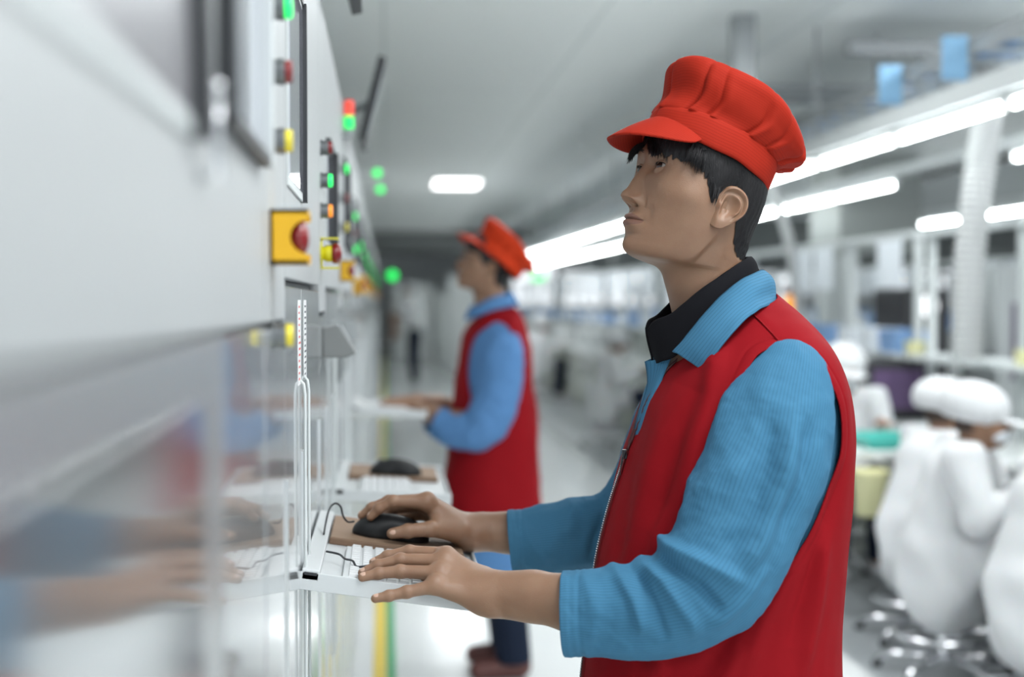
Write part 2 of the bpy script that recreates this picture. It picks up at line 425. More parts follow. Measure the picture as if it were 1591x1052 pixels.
cab_buttons(c2, [('b', .09, 1.71, M_redc), ('b', .09, 1.648, M_green), ('b', .09, 1.59, M_orc), ('g', .09, 1.509, 0)])
c3 = cabinet(3.85, 'white cabinet just before the man in the background, with orange-yellow stop guard', 3)
cab_buttons(c3, [('b', .09, 1.78, M_green), ('b', .09, 1.70, M_redc), ('b', .09, 1.62, M_yelc), ('e', .09, 1.50, 0)])
c4 = cabinet(5.05, 'white cabinet at which the background man types', 4)
cab_buttons(c4, [('b', .09, 1.72, M_green), ('b', .09, 1.66, M_redc), ('b', .09, 1.60, M_green), ('e', .5, 1.47, 0)])
cfar = cabinet(6.25, 'one of the white cabinets beyond the background man, down the aisle', 4)
cab_buttons(cfar, [('b', .09, 1.66, M_green), ('e', .3, 1.5, 0)])
_ord = 'sixth seventh eighth ninth tenth eleventh twelfth thirteenth fourteenth fifteenth sixteenth seventeenth eighteenth nineteenth twentieth'.split()
cfar['label'] = 'sixth white cabinet from the camera, first one past the background man'
for i in range(1, 14): copy_tree(cfar, (-.12, 6.25 + 1.2 * i, 0), label='%s white cabinet from the camera, past the background man' % _ord[i])

# small round lamps and boxes that stand off the cabinet row
def status_lamp(x, y, z, r, m_, label):
    t = empty('status_lamp', (x, y, z), 0, label, 'lamp')
    MB().tube([(-.14 - x, 0, 1.995 - z if z > 2 else 0), (-.13 - x, 0, 0), (-r * .6, 0, 0)], .006, 8).build('bracket', M_greyp, t)
    b = MB(); b.lathe([(0, -r), (r * .7, -r * .7), (r, 0), (r * .7, r * .7), (0, r)], n=16); b.build('lens', m_, t, smooth=True); return t
status_lamp(-.035, 7.45, 2.08, .022, M_green, 'upper of two round green lamps standing out from the cabinet row')
status_lamp(-.02, 7.9, 2.03, .022, M_green, 'lower of two round green lamps standing out from the cabinet row')
status_lamp(.07, 12.2, 1.63, .045, M_green, 'large green lamp low on the far cabinets left of the background man')
# signal tower with red over green
t = empty('signal_tower', (-.10, 4.15, 1.885), 0, 'slim signal tower with red over green lamp on the third cabinet', 'signal light')
MB().cyl((0, 0, 0), (0, 0, .03), .01).box(-.02, 0, -.008, .008, .004, .018).build('post', M_greyp, t); MB().cyl((0, 0, .03), (0, 0, .065), .013).build('green_lamp', M_green, t, smooth=False); MB().cyl((0, 0, .067), (0, 0, .11), .013).build('red_lamp', M_red_on, t)
# tilted flat displays on arms above the cabinets
def arm_display(x, y, z, L, tilt, label, s=1):
    t = empty('tilted_display', (x, y, z), 0, label, 'display')
    Mx = Matrix.Rotation(tilt, 4, 'Y')
    MB().box(-.012, .012, -.17 * s, .17 * s, -L / 2, L / 2, Mx).build('housing', M_dark, t, bevel=.004)
    MB().box(.0125, .014, -.155 * s, .155 * s, -L / 2 + .02, L / 2 - .02, Mx).build('screen', M_screen, t)
    a = Mx @ Vector((-.012, 0, 0)); MB().tube([a, a + Vector((-.05, 0, -.02)), (-.12 - x - .05, 0, 1.98 - z)], .012, 8).build('arm', M_greyp, t); return t
arm_display(-.035, 4.5, 2.03, .26, R(14), 'black slanting display above the third cabinet, seen edge on')
arm_display(-.07, 3.0, 2.09, .12, R(-14), 'small dark slanting display at the top edge of the picture', .5)
# grey wedge shaped reader box on the second cabinet
t = empty('card_reader', (-.12, 2.86, 1.335), 0, 'grey slanted box fixed to the second cabinet below its stop button', 'reader')
vs = [(0, -.045, .03), (.03, -.045, .036), (.065, -.045, -.02), (.045, -.045, -.028), (0, -.045, -.028)]; k = len(vs)
b = MB(); b.add(vs + [(x, .045, z) for x, _, z in vs], [tuple(range(k)), tuple(range(2 * k - 1, k - 1, -1))] + [(i, i + k, (i + 1) % k + k, (i + 1) % k) for i in range(k)])
b.build('housing', mat('reader_grey', (.2, .21, .21), .5), t, bevel=.003)
MB().box(.0, .034, -.032, .032, -.001, .002, Matrix.Translation((.0335, 0, .034)) @ Matrix.Rotation(R(60), 4, 'Y')).build('face_plate', M_greyp, t)
t = empty('card_reader', (-.12, 4.2, 1.33), 0, 'small grey box fixed to the third cabinet', 'reader')
MB().box(0, .04, -.04, .04, -.03, .03).build('housing', M_greyp, t, bevel=.004); MB().box(.04, .042, -.03, .03, -.02, .02).build('face_plate', M_greyp, t)

# ================================================================ keyboard trays with mice
TILT = R(8.5)
def tray(Y0, z, label, tilt=TILT, W=.275, L=.57):
    """sheet metal tray hung on the cabinet front: flat deck, raised strip along the cabinet, low rims"""
    t = empty('keyboard_tray', (-.12, Y0, z), 0, label, 'tray', 'white keyboard trays on the cabinets'); t.rotation_euler = (0, tilt, 0)
    MB().box(.0005, W - .0045, .0045, L - .0045, -.024, -.012).build('deck', M_tray, t, bevel=.0015)
    MB().box(0, W, 0, .004, -.026, .0).build('rim', M_tray, t, bevel=.001)
    MB().box(0, W, L - .004, L, -.026, .0).build('rim', M_tray, t, bevel=.001)
    MB().box(W - .004, W, .004, L - .004, -.026, -.004).build('rim', M_tray, t, bevel=.001)
    s = MB().box(.002, .028, .0, L, -.012, .004).build('hinge_strip', M_tray, t, bevel=.002)
    MB().box(.006, .024, -.0006, .006, -.004, .0002).build('slot', M_dark, s)
    MB().tube([(.0, .06, -.03), (.18, .06, -.03)], .006, 8).build('support_rail', M_alu, t); MB().tube([(.0, L - .06, -.03), (.18, L - .06, -.03)], .006, 8).build('support_rail', M_alu, t)
    return t
def on(Y0, z, tilt=TILT): return Matrix.Translation((-.12, Y0, z)) @ Matrix.Rotation(tilt, 4, 'Y')
def place(o, Mx): o.matrix_world = Mx; return o
M_mouse = mat('mouse_rubber', (.008, .0085, .0095), .5, spec=.3); M_mouse2 = mat('mouse_gloss', (.03, .031, .034), .22)
def make_mouse(label):
    t = empty('computer_mouse', (0, 0, 0), 0, label, 'mouse')
    # front of the mouse points to -X
    def f(P):
        d = d_ell(P, (.003, 0, .004), (.066, .034, .037)); d = smax(d, -P[:, 2], .003)
        d = smax(d, np.abs(P[:, 1]) - .0305 + .004 * np.exp(-(P[:, 0] / .02) ** 2), .004)
        return d
    v, q = surfnet(f, (-.07, -.04, -.004), (.07, .04, .045), .0022); mesh('shell', v, q, M_mouse, t, smooth=True)
    b = MB(); b.lathe([(0, -.003), (.009, -.003), (.010, 0), (.009, .003), (0, .003)], (-.034, 0, .028), (0, 1, 0), 20); b.build('scroll_wheel', M_mouse2, t, smooth=True)
    b = MB(); b.tube([(-.06, 0, .012), (-.02, 0, .0375), (-.01, 0, .0388)], .0009, 6); b.build('button_split', M_seam, t)
    return t
def make_keyboard(label, L=.26, W=.125):
    t = empty('keyboard', (0, 0, 0), 0, label, 'keyboard')
    MB().box(0, W, 0, L, 0, .007).build('case', M_tray, t, bevel=.002)
    k = MB(); ny = int(L / .0185)
    for r_ in range(6):
        for c_ in range(ny):
            x0 = .008 + r_ * .0185; y0 = .007 + c_ * .0185
            k.add([(x0, y0, .0065), (x0 + .016, y0, .0065), (x0 + .016, y0 + .016, .0065), (x0, y0 + .016, .0065), (x0 + .002, y0 + .002, .0105), (x0 + .0145, y0 + .002, .0105), (x0 + .0145, y0 + .014, .0105), (x0 + .002, y0 + .014, .0105)],
                  [(4, 5, 6, 7), (0, 1, 5, 4), (1, 2, 6, 5), (2, 3, 7, 6), (3, 0, 4, 7)])
    k.build('keys', mat('key_caps', (.60, .61, .62), .5), t); return t
T1 = (2.035, 1.034)
tray(*T1, 'white sheet metal tray under the front man\'s hands')
kb = make_keyboard('white keyboard under the front man\'s left hand'); place(kb, on(*T1) @ Matrix.Translation((.060, .025, -.0119)))
pad = empty('mouse_pad', (0, 0, 0), 0, 'brown board under the mouse on the nearest tray', 'mouse pad'); place(pad, on(*T1) @ Matrix.Translation((.03, .318, -.0119)))
m = mat('pad_brown', (.17, .10, .06), .6); add_noise(m, 60, .2, stretch=(1, 8, 1))
MB().box(0, .225, 0, .24, 0, .011).build('board', m, pad, bevel=.002); MB().box(.002, .223, .002, .238, .0111, .0122).build('surface', mat('pad_top', (.24, .155, .10), .7), pad)
ms = make_mouse('black mouse held in the front man\'s right hand'); MS1 = on(*T1) @ Matrix.Translation((.128, .385, .0006)); place(ms, MS1)
def cable(name, pts, r, label, grp=None, par=None):
    # smooth the points with a Catmull-Rom pass
    P = [Vector(p) for p in pts]; P = [P[0] * 2 - P[1]] + P + [P[-1] * 2 - P[-2]]; out = []
    for i in range(1, len(P) - 2):
        for k in range(8):
            s = k / 8; out.append(.5 * ((2 * P[i]) + (P[i + 1] - P[i - 1]) * s + (2 * P[i - 1] - 5 * P[i] + 4 * P[i + 1] - P[i + 2]) * s * s + (3 * P[i] - P[i - 1] - 3 * P[i + 1] + P[i + 2]) * s ** 3))
    out.append(P[-2]); o = MB().tube(out, r, 8).build(name, M_dark, par, smooth=True)
    return tag(o, label, 'cable', grp) if not par else o
W1 = on(*T1)
cable('mouse_cable', [W1 @ Vector(p) for p in ((.066, .385, .02), (.055, .375, .02), (.046, .37, .03), (.040, .365, .045), (.030, .36, .05), (.022, .35, .040), (.02, .33, .02), (.02, .30, .006))], .0017, 'thin black cable looping from the front mouse to the cabinet')
cable('keyboard_cable', [W1 @ Vector(p) for p in ((.03, .16, .004), (.05, .15, .004), (.06, .13, .002), (.072, .11, .004), (.080, .10, -.002), (.10, .095, .004))], .0017, 'short black cable beside the white keyboard')
t2 = tray(3.28, .985, 'white tray behind the front man\'s mouse hand, holding a second mouse', R(3))
W2 = on(3.28, .985, R(3))
ms2 = make_mouse('black mouse lying on the second tray behind the hand'); place(ms2, W2 @ Matrix.Translation((.145, .33, .0006)))
kb2 = copy_tree(kb, label='keyboard lying on the second tray beneath the second mouse'); place(kb2, W2 @ Matrix.Translation((.06, .03, -.012)))
pad2 = copy_tree(pad, label='board under the mouse on the second tray'); place(pad2, W2 @ Matrix.Translation((.03, .29, -.0119)))
tray(5.12, 1.035, 'white tray under the background man\'s hands', R(3))
kb3 = copy_tree(kb, label='keyboard under the background man\'s hands'); place(kb3, on(5.12, 1.035, R(3)) @ Matrix.Translation((.08, .10, -.012)))
# ================================================================ people: shared shapes
def skin_mat(name, col, rough=.48):
    m = mat(name, col, rough, sss=.25, sssr=(1, .35, .2))
    b = bsdf(m); tc = nd(m, 'ShaderNodeTexCoord')
    n1 = nd(m, 'ShaderNodeTexNoise'); n1.inputs['Scale'].default_value = 38; n1.inputs['Detail'].default_value = 5
    n2 = nd(m, 'ShaderNodeTexVoronoi'); n2.inputs['Scale'].default_value = 900
    n3 = nd(m, 'ShaderNodeTexNoise'); n3.inputs['Scale'].default_value = 260; n3.inputs['Detail'].default_value = 2
    for n_ in (n1, n2, n3): lk(m, tc.outputs['Object'], n_.inputs['Vector'])
    mx = nd(m, 'ShaderNodeMix', data_type='RGBA'); mx.inputs['A'].default_value = (col[0] * .86, col[1] * .80, col[2] * .78, 1); mx.inputs['B'].default_value = (min(1, col[0] * 1.1), col[1] * 1.12, col[2] * 1.12, 1)
    lk(m, n1.outputs['Fac'], mx.inputs['Factor']); lk(m, mx.outputs['Result'], b.inputs['Base Color'])
    ad = nd(m, 'ShaderNodeMath', operation='ADD'); lk(m, n2.outputs['Distance'], ad.inputs[0]); lk(m, n3.outputs['Fac'], ad.inputs[1])
    bp = nd(m, 'ShaderNodeBump'); bp.inputs['Strength'].default_value = .16; bp.inputs['Distance'].default_value = .001
    lk(m, ad.outputs[0], bp.inputs['Height']); lk(m, bp.outputs[0], b.inputs['Normal']); return m
M_skin = skin_mat('skin', (.255, .143, .087)); M_lip = skin_mat('lip_skin', (.19, .092, .066), .42)
M_hair = mat('black_hair', (.010, .009, .010), .5, spec=.3)
_hb = nd(M_hair, 'ShaderNodeTexCoord'); _hm = nd(M_hair, 'ShaderNodeMapping'); _hm.inputs['Scale'].default_value = (700, 700, 40); _hm.inputs['Rotation'].default_value = (0, .35, 0); lk(M_hair, _hb.outputs['Object'], _hm.inputs[0])
_hn = nd(M_hair, 'ShaderNodeTexNoise'); _hn.inputs['Scale'].default_value = 1; lk(M_hair, _hm.outputs[0], _hn.inputs['Vector']); _hp = nd(M_hair, 'ShaderNodeBump'); _hp.inputs['Strength'].default_value = .9; _hp.inputs['Distance'].default_value = .0015
lk(M_hair, _hn.outputs['Fac'], _hp.inputs['Height']); lk(M_hair, _hp.outputs[0], bsdf(M_hair).inputs['Normal'])
M_eye = mat('eye_white', (.34, .31, .285), .15, coat=1)
M_iris = mat('iris', (.010, .005, .003), .3, coat=.15)
M_nail = mat('nail', (.55, .34, .26), .3, sss=.2)
def cloth(name, col, rough=.8, stripes=None, dark=.6, ax=0, weave=.25, freq=None, noise_amt=.05):
    """woven cloth; stripes = lines per metre along UV axis ax (UV in metres)"""
    m = mat(name, col, rough, spec=.12, sheen=.0); b = bsdf(m); uvn = nd(m, 'ShaderNodeUVMap'); sp = nd(m, 'ShaderNodeSeparateXYZ'); lk(m, uvn.outputs[0], sp.inputs[0])
    tc = nd(m, 'ShaderNodeTexCoord'); n1 = nd(m, 'ShaderNodeTexNoise'); n1.inputs['Scale'].default_value = 14; n1.inputs['Detail'].default_value = 5; lk(m, tc.outputs['Object'], n1.inputs['Vector'])
    mx = nd(m, 'ShaderNodeMix', data_type='RGBA'); mx.inputs['A'].default_value = (*[c * (1 - noise_amt) for c in col], 1); mx.inputs['B'].default_value = (*[min(1, c * (1 + noise_amt)) for c in col], 1)
    lk(m, n1.outputs['Fac'], mx.inputs['Factor']); out = mx.outputs['Result']
    if stripes:
        mu = nd(m, 'ShaderNodeMath', operation='MULTIPLY'); mu.inputs[1].default_value = stripes; lk(m, sp.outputs[ax], mu.inputs[0])
        fr = nd(m, 'ShaderNodeMath', operation='FRACT'); lk(m, mu.outputs[0], fr.inputs[0])
        lt = nd(m, 'ShaderNodeMath', operation='LESS_THAN'); lt.inputs[1].default_value = .2; lk(m, fr.outputs[0], lt.inputs[0])
        fa = nd(m, 'ShaderNodeMath', operation='MULTIPLY'); fa.inputs[1].default_value = .55; lk(m, lt.outputs[0], fa.inputs[0])
        m2 = nd(m, 'ShaderNodeMix', data_type='RGBA'); m2.inputs['B'].default_value = (*[c * dark for c in col], 1)
        lk(m, fa.outputs[0], m2.inputs['Factor']); lk(m, out, m2.inputs['A']); out = m2.outputs['Result']
    lk(m, out, b.inputs['Base Color'])
    wv = nd(m, 'ShaderNodeTexNoise'); wv.inputs['Scale'].default_value = 650; wv.inputs['Detail'].default_value = 2; lk(m, tc.outputs['Object'], wv.inputs['Vector'])
    bp = nd(m, 'ShaderNodeBump'); bp.inputs['Strength'].default_value = weave; bp.inputs['Distance'].default_value = .0008
    lk(m, wv.outputs['Fac'], bp.inputs['Height']); lk(m, bp.outputs[0], b.inputs['Normal']); return m
M_vest = cloth('red_vest_cloth', (.23, .0035, .0075), .8)
M_shirt = cloth('blue_striped_cloth', (.052, .170, .285), .78, 210, .55, 0, .2)
M_cap = cloth('orange_red_cap_cloth', (.335, .019, .008), .75, 230, .6, 1, .25)
M_black = cloth('black_collar_cloth', (.006, .006, .008), .9); bsdf(M_black).inputs['Sheen Weight'].default_value = 0; bsdf(M_black).inputs['Specular IOR Level'].default_value = .15
M_navy = cloth('navy_trouser_cloth', (.012, .018, .035), .85)
M_shoe = mat('shoe_leather', (.10, .03, .025), .5)
M_zip = mat('zip_tape', (.06, .01, .012), .6)

# ---- the head, in its own frame: x forward, y to the person's left, z up, origin between the ear canals
_HK = [  # front x, z | back x, z | half width | exponent
 (.000,.1340,-.015,.1340,.010,2.0),(.035,.1280,-.040,.1270,.042,2.0),(.062,.1120,-.060,.1080,.060,2.1),(.082,.0880,-.071,.0800,.071,2.3),
 (.0910,.0620,-.077,.0550,.0750,2.5),(.0935,.0400,-.079,.0300,.0760,2.8),(.0915,.0240,-.079,.0120,.0755,2.9),(.0880,.0000,-.0785,-.0020,.0745,2.6),
 (.0825,-.0220,-.079,-.0140,.0730,2.3),(.0805,-.0450,-.082,-.0240,.0705,2.08),(.0800,-.0560,-.086,-.0320,.0685,2.0),(.0790,-.0670,-.090,-.0380,.0660,1.98),
 (.0775,-.0770,-.095,-.0430,.0638,1.96),(.0755,-.0855,-.099,-.0470,.0615,1.96),(.0700,-.0915,-.103,-.0505,.0595,1.97),(.0590,-.0940,-.106,-.0535,.0578,2.0),
 (.0430,-.0925,-.110,-.0570,.0562,2.0),(.0240,-.0905,-.114,-.0610,.0555,2.0),(.0100,-.0945,-.118,-.0660,.0555,2.0),(-.0030,-.1080,-.124,-.0740,.0560,2.0),
 (-.027,-.1350,-.139,-.0940,.0580,2.0),(-.055,-.1720,-.160,-.1290,.0640,2.0)]
EYE_C = (.0735, .0285, .0225); EYE_R = .0125
def head_surface(nr=470, nc=440, face=True):
    K = np.array(_HK); t = np.linspace(0, 1, len(K))
    # more rings through the face
    tt = np.linspace(0, 1, 2000); wgt = 1 + 5 * np.exp(-((tt - .44) / .17) ** 4); cum = np.cumsum(wgt); cum = (cum - cum[0]) / (cum[-1] - cum[0])
    v = np.interp(np.linspace(0, 1, nr), cum, tt)
    C = [crv(t, K[:, i])(v) for i in range(6)]
    s = np.linspace(-1, 1, nc, endpoint=False); ph = math.pi * (.42 * s + .58 * np.sign(s) * np.abs(s) ** 2.2)      # dense at the front
    ph = ph[None, :]; fx, fz, bx, bz, W, ex = [c[:, None] for c in C]
    xc = .40 * fx + .60 * bx + .012; c_, s_ = np.cos(ph), np.sin(ph); e = 2 / ex
    e = np.where(c_ > 0, e, 1.0 + 0 * e); cx_ = np.sign(c_) * np.abs(c_) ** e; sy_ = np.sign(s_) * np.abs(s_) ** e
    X = np.where(c_ > 0, xc + (fx - xc) * cx_, xc + (xc - bx) * cx_)
    Y = W * sy_
    fr = (X - bx) / (fx - bx + 1e-9); Z = bz + (fz - bz) * fr
    # narrower lower face towards the chin
    jaw = ss(-.02, -.09, Z) * ss(-.01, .08, X) * (Z > -.125); Y = Y * (1 - .20 * jaw)
    jl = crv([-.05, -.012, 0, .03, .06, .1], [-.02, -.030, -.066, -.088, -.102, -.115])(X)                       # under the jaw line the neck is set in
    Y = Y * (1 - .10 * ss(-.004, .026, jl - Z) * ss(-.035, -.005, X))
    Z0 = Z; Z = crv([-.3, -.2, -.090, -.070, -.0525, -.0350, -.0250, .0225, .2], [-.298, -.198, -.088, -.0725, -.0535, -.036, -.021, .0225, .2], True)(Z)
    if face:
        g = lambda y, z, y0, z0, sy, sz: np.exp(-((y - y0) / sy) ** 2 - ((z - z0) / sz) ** 2)
        fm = ss(.015, .05, X); ay = np.abs(Y); dx = np.zeros_like(X)
        dx -= .0065 * g(ay, Z, .029, .0235, .017, .0115); dx -= .0045 * g(ay, Z, .0145, .024, .0075, .010)      # sockets
        dx += .0030 * g(ay, Z, .027, .043, .020, .007)                                                        # brow
        dx += .0035 * g(ay, Z, .047, -.006, .014, .013)                                                       # cheekbone
        dx += .0055 * g(ay, Z, .0, -.052, .020, .020)                                                         # muzzle
        dx -= .0025 * g(ay, Z, .029, -.040, .006, .016)                                                       # fold beside the mouth
        N = crv([-.2, -.040, -.0360, -.0325, -.0290, -.0245, -.0190, -.0110, .002, .014, .026, .036, .2], [0, 0, .0035, .0120, .0165, .0184, .0180, .0140, .0088, .0042, .0012, 0, 0], True)(Z)
        sg = crv([-.2, -.034, -.024, -.012, .002, .02, .2], [.010, .0112, .0124, .0106, .0080, .0075, .0075], True)(Z)
        dx += N * np.exp(-(ay / sg) ** 2.4) + .35 * N * np.exp(-(ay / (sg * 2.0)) ** 2)
        dx += .0078 * np.exp(-((ay - .0140) / .0050) ** 2 - ((Z + .0265) / .0072) ** 2)                         # nostril wings
        dx -= .0040 * np.exp(-((ay - .0205) / .0035) ** 2 - ((Z + .0255) / .009) ** 2)
        dx -= .0170 * np.exp(-((ay - .0080) / .0048) ** 2 - ((Z + .0315) / .0034) ** 2)                         # nostrils
        lipw = ss(.0235, .010, ay)
        cup = .0022 * np.exp(-((ay - .0045) / .004) ** 2) - .0012 * np.exp(-(ay / .003) ** 2)
        zc = -.0535 + .0015 * (ay / .025) ** 2                                                                 # mouth line
        zu = zc + .0062 * lipw ** .6 + cup * .6; 
        dx += .0042 * lipw * np.exp(-np.abs((Z - (zc + .0036)) / .0042) ** 2.6)
        dx += .0048 * ss(.022, .007, ay) * np.exp(-np.abs((Z - (zc - .0062)) / .0055) ** 2.6)
        dx -= .0034 * ss(.0245, .017, ay) * np.exp(-((Z - zc) / .0013) ** 2)
        dx -= .0022 * g(ay, Z, .0235, -.053, .0045, .005)
        dx -= .0012 * g(ay, Z, 0, -.042, .0035, .006); dx -= .0030 * g(ay, Z, 0, -.0725, .016, .0040); dx += .0035 * g(ay, Z, 0, -.088, .015, .010)
        X = X + dx * fm
        Y = Y + np.sign(Y) * .0035 * np.exp(-((X - .045) / .022) ** 2 - ((Z + .004) / .014) ** 2)              # cheekbone outwards
        # temples a little hollow
        Y = Y - np.sign(Y) * .0030 * np.exp(-((X - .050) / .018) ** 2 - ((Z - .04) / .018) ** 2) * (ay > .03)
        ay = np.abs(Y); r_ = EYE_R + .0016; q = r_ * r_ - (ay - EYE_C[1]) ** 2 - (Z - EYE_C[2]) ** 2
        lid = EYE_C[0] + np.sqrt(np.maximum(q, 0)); inl = (q > 0) & (X > .03)
        u = (ay - EYE_C[1]) / .0142; zt = EYE_C[2] + .0012 * u
        up = .0046 * np.maximum(1 - np.abs(u) ** 2.2, 0) ** .75; lo = .0038 * np.maximum(1 - np.abs(u) ** 2.0, 0) ** .8
        dz = Z - zt; ap = (np.abs(u) < 1) & (dz < up) & (dz > -lo) & (X > .03)
        Xl = smax(X, np.where(inl, lid, -1), .0022); X = np.where(inl, Xl, X)
        X = X - .0011 * np.exp(-((dz - up - .0032) / .0009) ** 2) * ss(1.25, .9, np.abs(u)) * (X > .03)       # lid fold
        tq = ss(-.0004, .0007, np.minimum(up - dz, dz + lo)) * (np.abs(u) < 1) * (X > .03) * (q > 0); X = np.where(tq > 0, X * (1 - tq) + np.minimum(X, lid - .0065) * tq, X)
        lipm = (lipw > .04) & (Z < zu) & (Z > zc - .0105 * np.sqrt(np.clip(1 - (ay / .0225) ** 2, 0, 1))) & (X > .05)
    else: lipm = np.zeros(X.shape, bool)
    if face: Z = Z0
    P = np.stack([X, Y, Z], -1); return P, lipm
EAR_S = .92
def ear_mesh():
    """left ear in head coordinates, as a relief inside its outline, with a back"""
    out = [(-.006, .032), (-.017, .0295), (-.0255, .022), (-.0295, .010), (-.0285, -.003), (-.022, -.015), (-.014, -.025), (-.006, -.0325), (.003, -.0325), (.0085, -.025), (.0095, -.013), (.0105, 0), (.0095, .013), (.0055, .026)]
    n = 120; m = len(out); tt = np.linspace(0, m, n, endpoint=False); E = []
    for q in tt:
        i = int(q); s = q - i; a, b, c, d = [np.array(out[(i + k) % m]) for k in (-1, 0, 1, 2)]
        E.append(.5 * ((2 * b) + (c - a) * s + (2 * a - 5 * b + 4 * c - d) * s * s + (3 * b - a - 3 * c + d) * s ** 3))
    E = np.array(E); c0 = np.array([-.007, -.001]); D = E - c0; ang = np.arctan2(D[:, 1], -D[:, 0])     # 0 = backwards, +90 deg = up
    rows = list(np.linspace(.02, 1.0, 34)) + [1.02, 1.0, .9, .7, .4]; V = []
    hel = ss(R(-75), R(-30), ang) * (1 - ss(R(150), R(175), ang)); ant = ss(R(-60), R(-25), ang) * (1 - ss(R(70), R(115), ang)); tra = np.exp(-((np.abs(ang) - R(178)) / R(28)) ** 2)
    low = np.exp(-((ang + R(105)) / R(40)) ** 2)
    for i, s in enumerate(rows):
        back = i >= 34; xz = c0 + D * s; x, z = xz[:, 0], xz[:, 1]
        y = .0775 + .42 * np.maximum(0, .006 - x) - .0015 * (z / .03) ** 2
        h = .0042 * hel * np.exp(-((s - .90) / .085) ** 2) - .0016 * hel * np.exp(-((s - .74) / .06) ** 2) + .0030 * ant * np.exp(-((s - .58) / .09) ** 2)
        h = h - .0085 * np.exp(-(s / .46) ** 4) * (1 - .35 * low) + .0035 * tra * np.exp(-((s - .72) / .18) ** 2) + .0015 * low * np.exp(-((s - .75) / .25) ** 2)
        h = h - .0030 * np.exp(-((x + .008) / .0055) ** 2 - ((z - .018) / .0055) ** 2)
        fr = ss(.001, .010, x) * ss(.55, 1.0, s); h = h - .0085 * fr * (1 - .6 * tra)
        if back: y = y - {34: .0022, 35: .0042, 36: .0058, 37: .010, 38: .014}[i]; h = h * .2 * (s > .95) - .006 * ss(.001, .010, x)
        V.append(np.stack([x, y + h, z], -1))
    V = np.concatenate(V); V = (V - [0, .075, 0]) * EAR_S + [0, .075, 0]; fs = grid_faces(len(rows), n); return V, np.array([f[::-1] for f in fs])
def head_frame(O, psi, pitch, roll=0.0):
    cp, sp, c, s = math.cos(pitch), math.sin(pitch), math.cos(psi), math.sin(psi)
    f = Vector((-c * cp, -s * cp, sp)); l = Vector((s, -c, 0)); l = (Matrix.Rotation(roll, 3, f) @ l).normalized(); u = f.cross(l)
    M4 = Matrix((f, l, u)).transposed().to_4x4(); M4.translation = O; return M4
def xf(M4, P): A = np.array(M4); P = np.asarray(P, float); return P @ A[:3, :3].T + A[:3, 3]
_HEAD = None
def head_parts():
    global _HEAD
    if _HEAD is None:
        P, lip = head_surface(); nr, nc = P.shape[:2]; fs = grid_faces(nr, nc); fs = np.array(fs)
        ev, ef = ear_mesh(); V = P.reshape(-1, 3); n = len(V); m = len(ev)
        ev2 = ev * [1, -1, 1]
        V = np.concatenate([V, ev, ev2]); lf = lip.reshape(-1)[fs[:, 0]]
        # the head rings run front to side with the outward side on the left hand: flip
        F = [tuple(f[::-1]) for f in fs] + [tuple(f + n) for f in ef] + [tuple(f[::-1] + n + m) for f in ef]
        _HEAD = (V, F, np.concatenate([lf.astype(int), np.zeros(2 * len(ef), int)]))
    return _HEAD
# hairline in the side plane (x, z): hair where the value is positive
def hair_side(X, Y, Z, front=.052):
    ax = np.abs(X)
    hl = crv([-.14, -.100, -.06, -.040, -.032, -.012, .006, .016, .026, .040, .056, .095], [-.036, -.043, -.046, -.034, -.015, .030, .020, -.002, .012, .028, front - .006, front], True)(X)
    return Z - hl + (.012 * ss(-.002, .018, Y) - .016 * np.exp(-((Y + .014) / .012) ** 2)) * ss(.05, .07, X)
def make_hair(parent, M4, root, mtl, front=.052, seed=3, strands=True, thick=.007):
    P, _ = head_surface(150, 200, False); nr, nc = P.shape[:2]; V = P.reshape(-1, 3)
    nrm = V - np.array([-.01, 0, 0]) * 1.0; nrm[:, 2] *= .7; nrm /= np.linalg.norm(nrm, axis=1)[:, None]
    g = hair_side(V[:, 0], V[:, 1], V[:, 2], front)
    g = g + .0025 * np.sin(V[:, 0] * 900) * (V[:, 2] > -.04) + .0015 * np.sin(V[:, 1] * 1300 + 1)
    th = .0010 + np.minimum(thick, np.maximum(g, 0) * .30) * ss(-.10, .03, V[:, 2])
    fl = .0012 * np.sin(np.arctan2(V[:, 1], V[:, 0]) * 90 + 3 * np.sin(V[:, 2] * 60))
    V2 = V + nrm * (th + fl * np.minimum(1, g / .02) * .5)[:, None]
    vs, fs = clip(V2, [tuple(f[::-1]) for f in grid_faces(nr, nc)], g)
    o = mesh('hair', xf(M4, vs) - np.array(root), fs, mtl, parent, smooth=True)
    return o
def hair_strands(M4, root, mtl, parent, specs, name='hair_strands'):
    """specs: (start, end, sag vector, width)"""
    b = MB()
    for a, e, sag, r in specs:
        a, e, sag = Vector(a), Vector(e), Vector(sag); pts = []
        for k in range(6): s = k / 5; pts.append(M4 @ (a.lerp(e, s) + sag * (4 * s * (1 - s))) - Vector(root))
        b.tube(pts, [r, r, r * .9, r * .75, r * .5, r * .1], 5, False)
    return b.build(name, mtl, parent, smooth=True)
def eyes(M4, root, parent, gaze=(1, 0, .12)):
    gz = Vector(gaze).normalized()
    for s in (1, -1):
        c = Vector((EYE_C[0], s * EYE_C[1], EYE_C[2])); q = gz.to_track_quat('Z', 'Y').to_matrix().to_4x4(); L = M4 @ Matrix.Translation(c) @ q
        b = MB(); n = 24
        b.mi = 0; b.lathe([(EYE_R * math.sin(a), EYE_R * math.cos(a)) for a in np.linspace(0, math.pi, 26)], n=28)
        for i in range(len(b.f)): b.m[i] = 1 if i < 28 * 4 else 0
        b.v = [L @ v - Vector(root) for v in b.v]; b.build('eyeball', [M_eye, M_iris], parent, smooth=True)

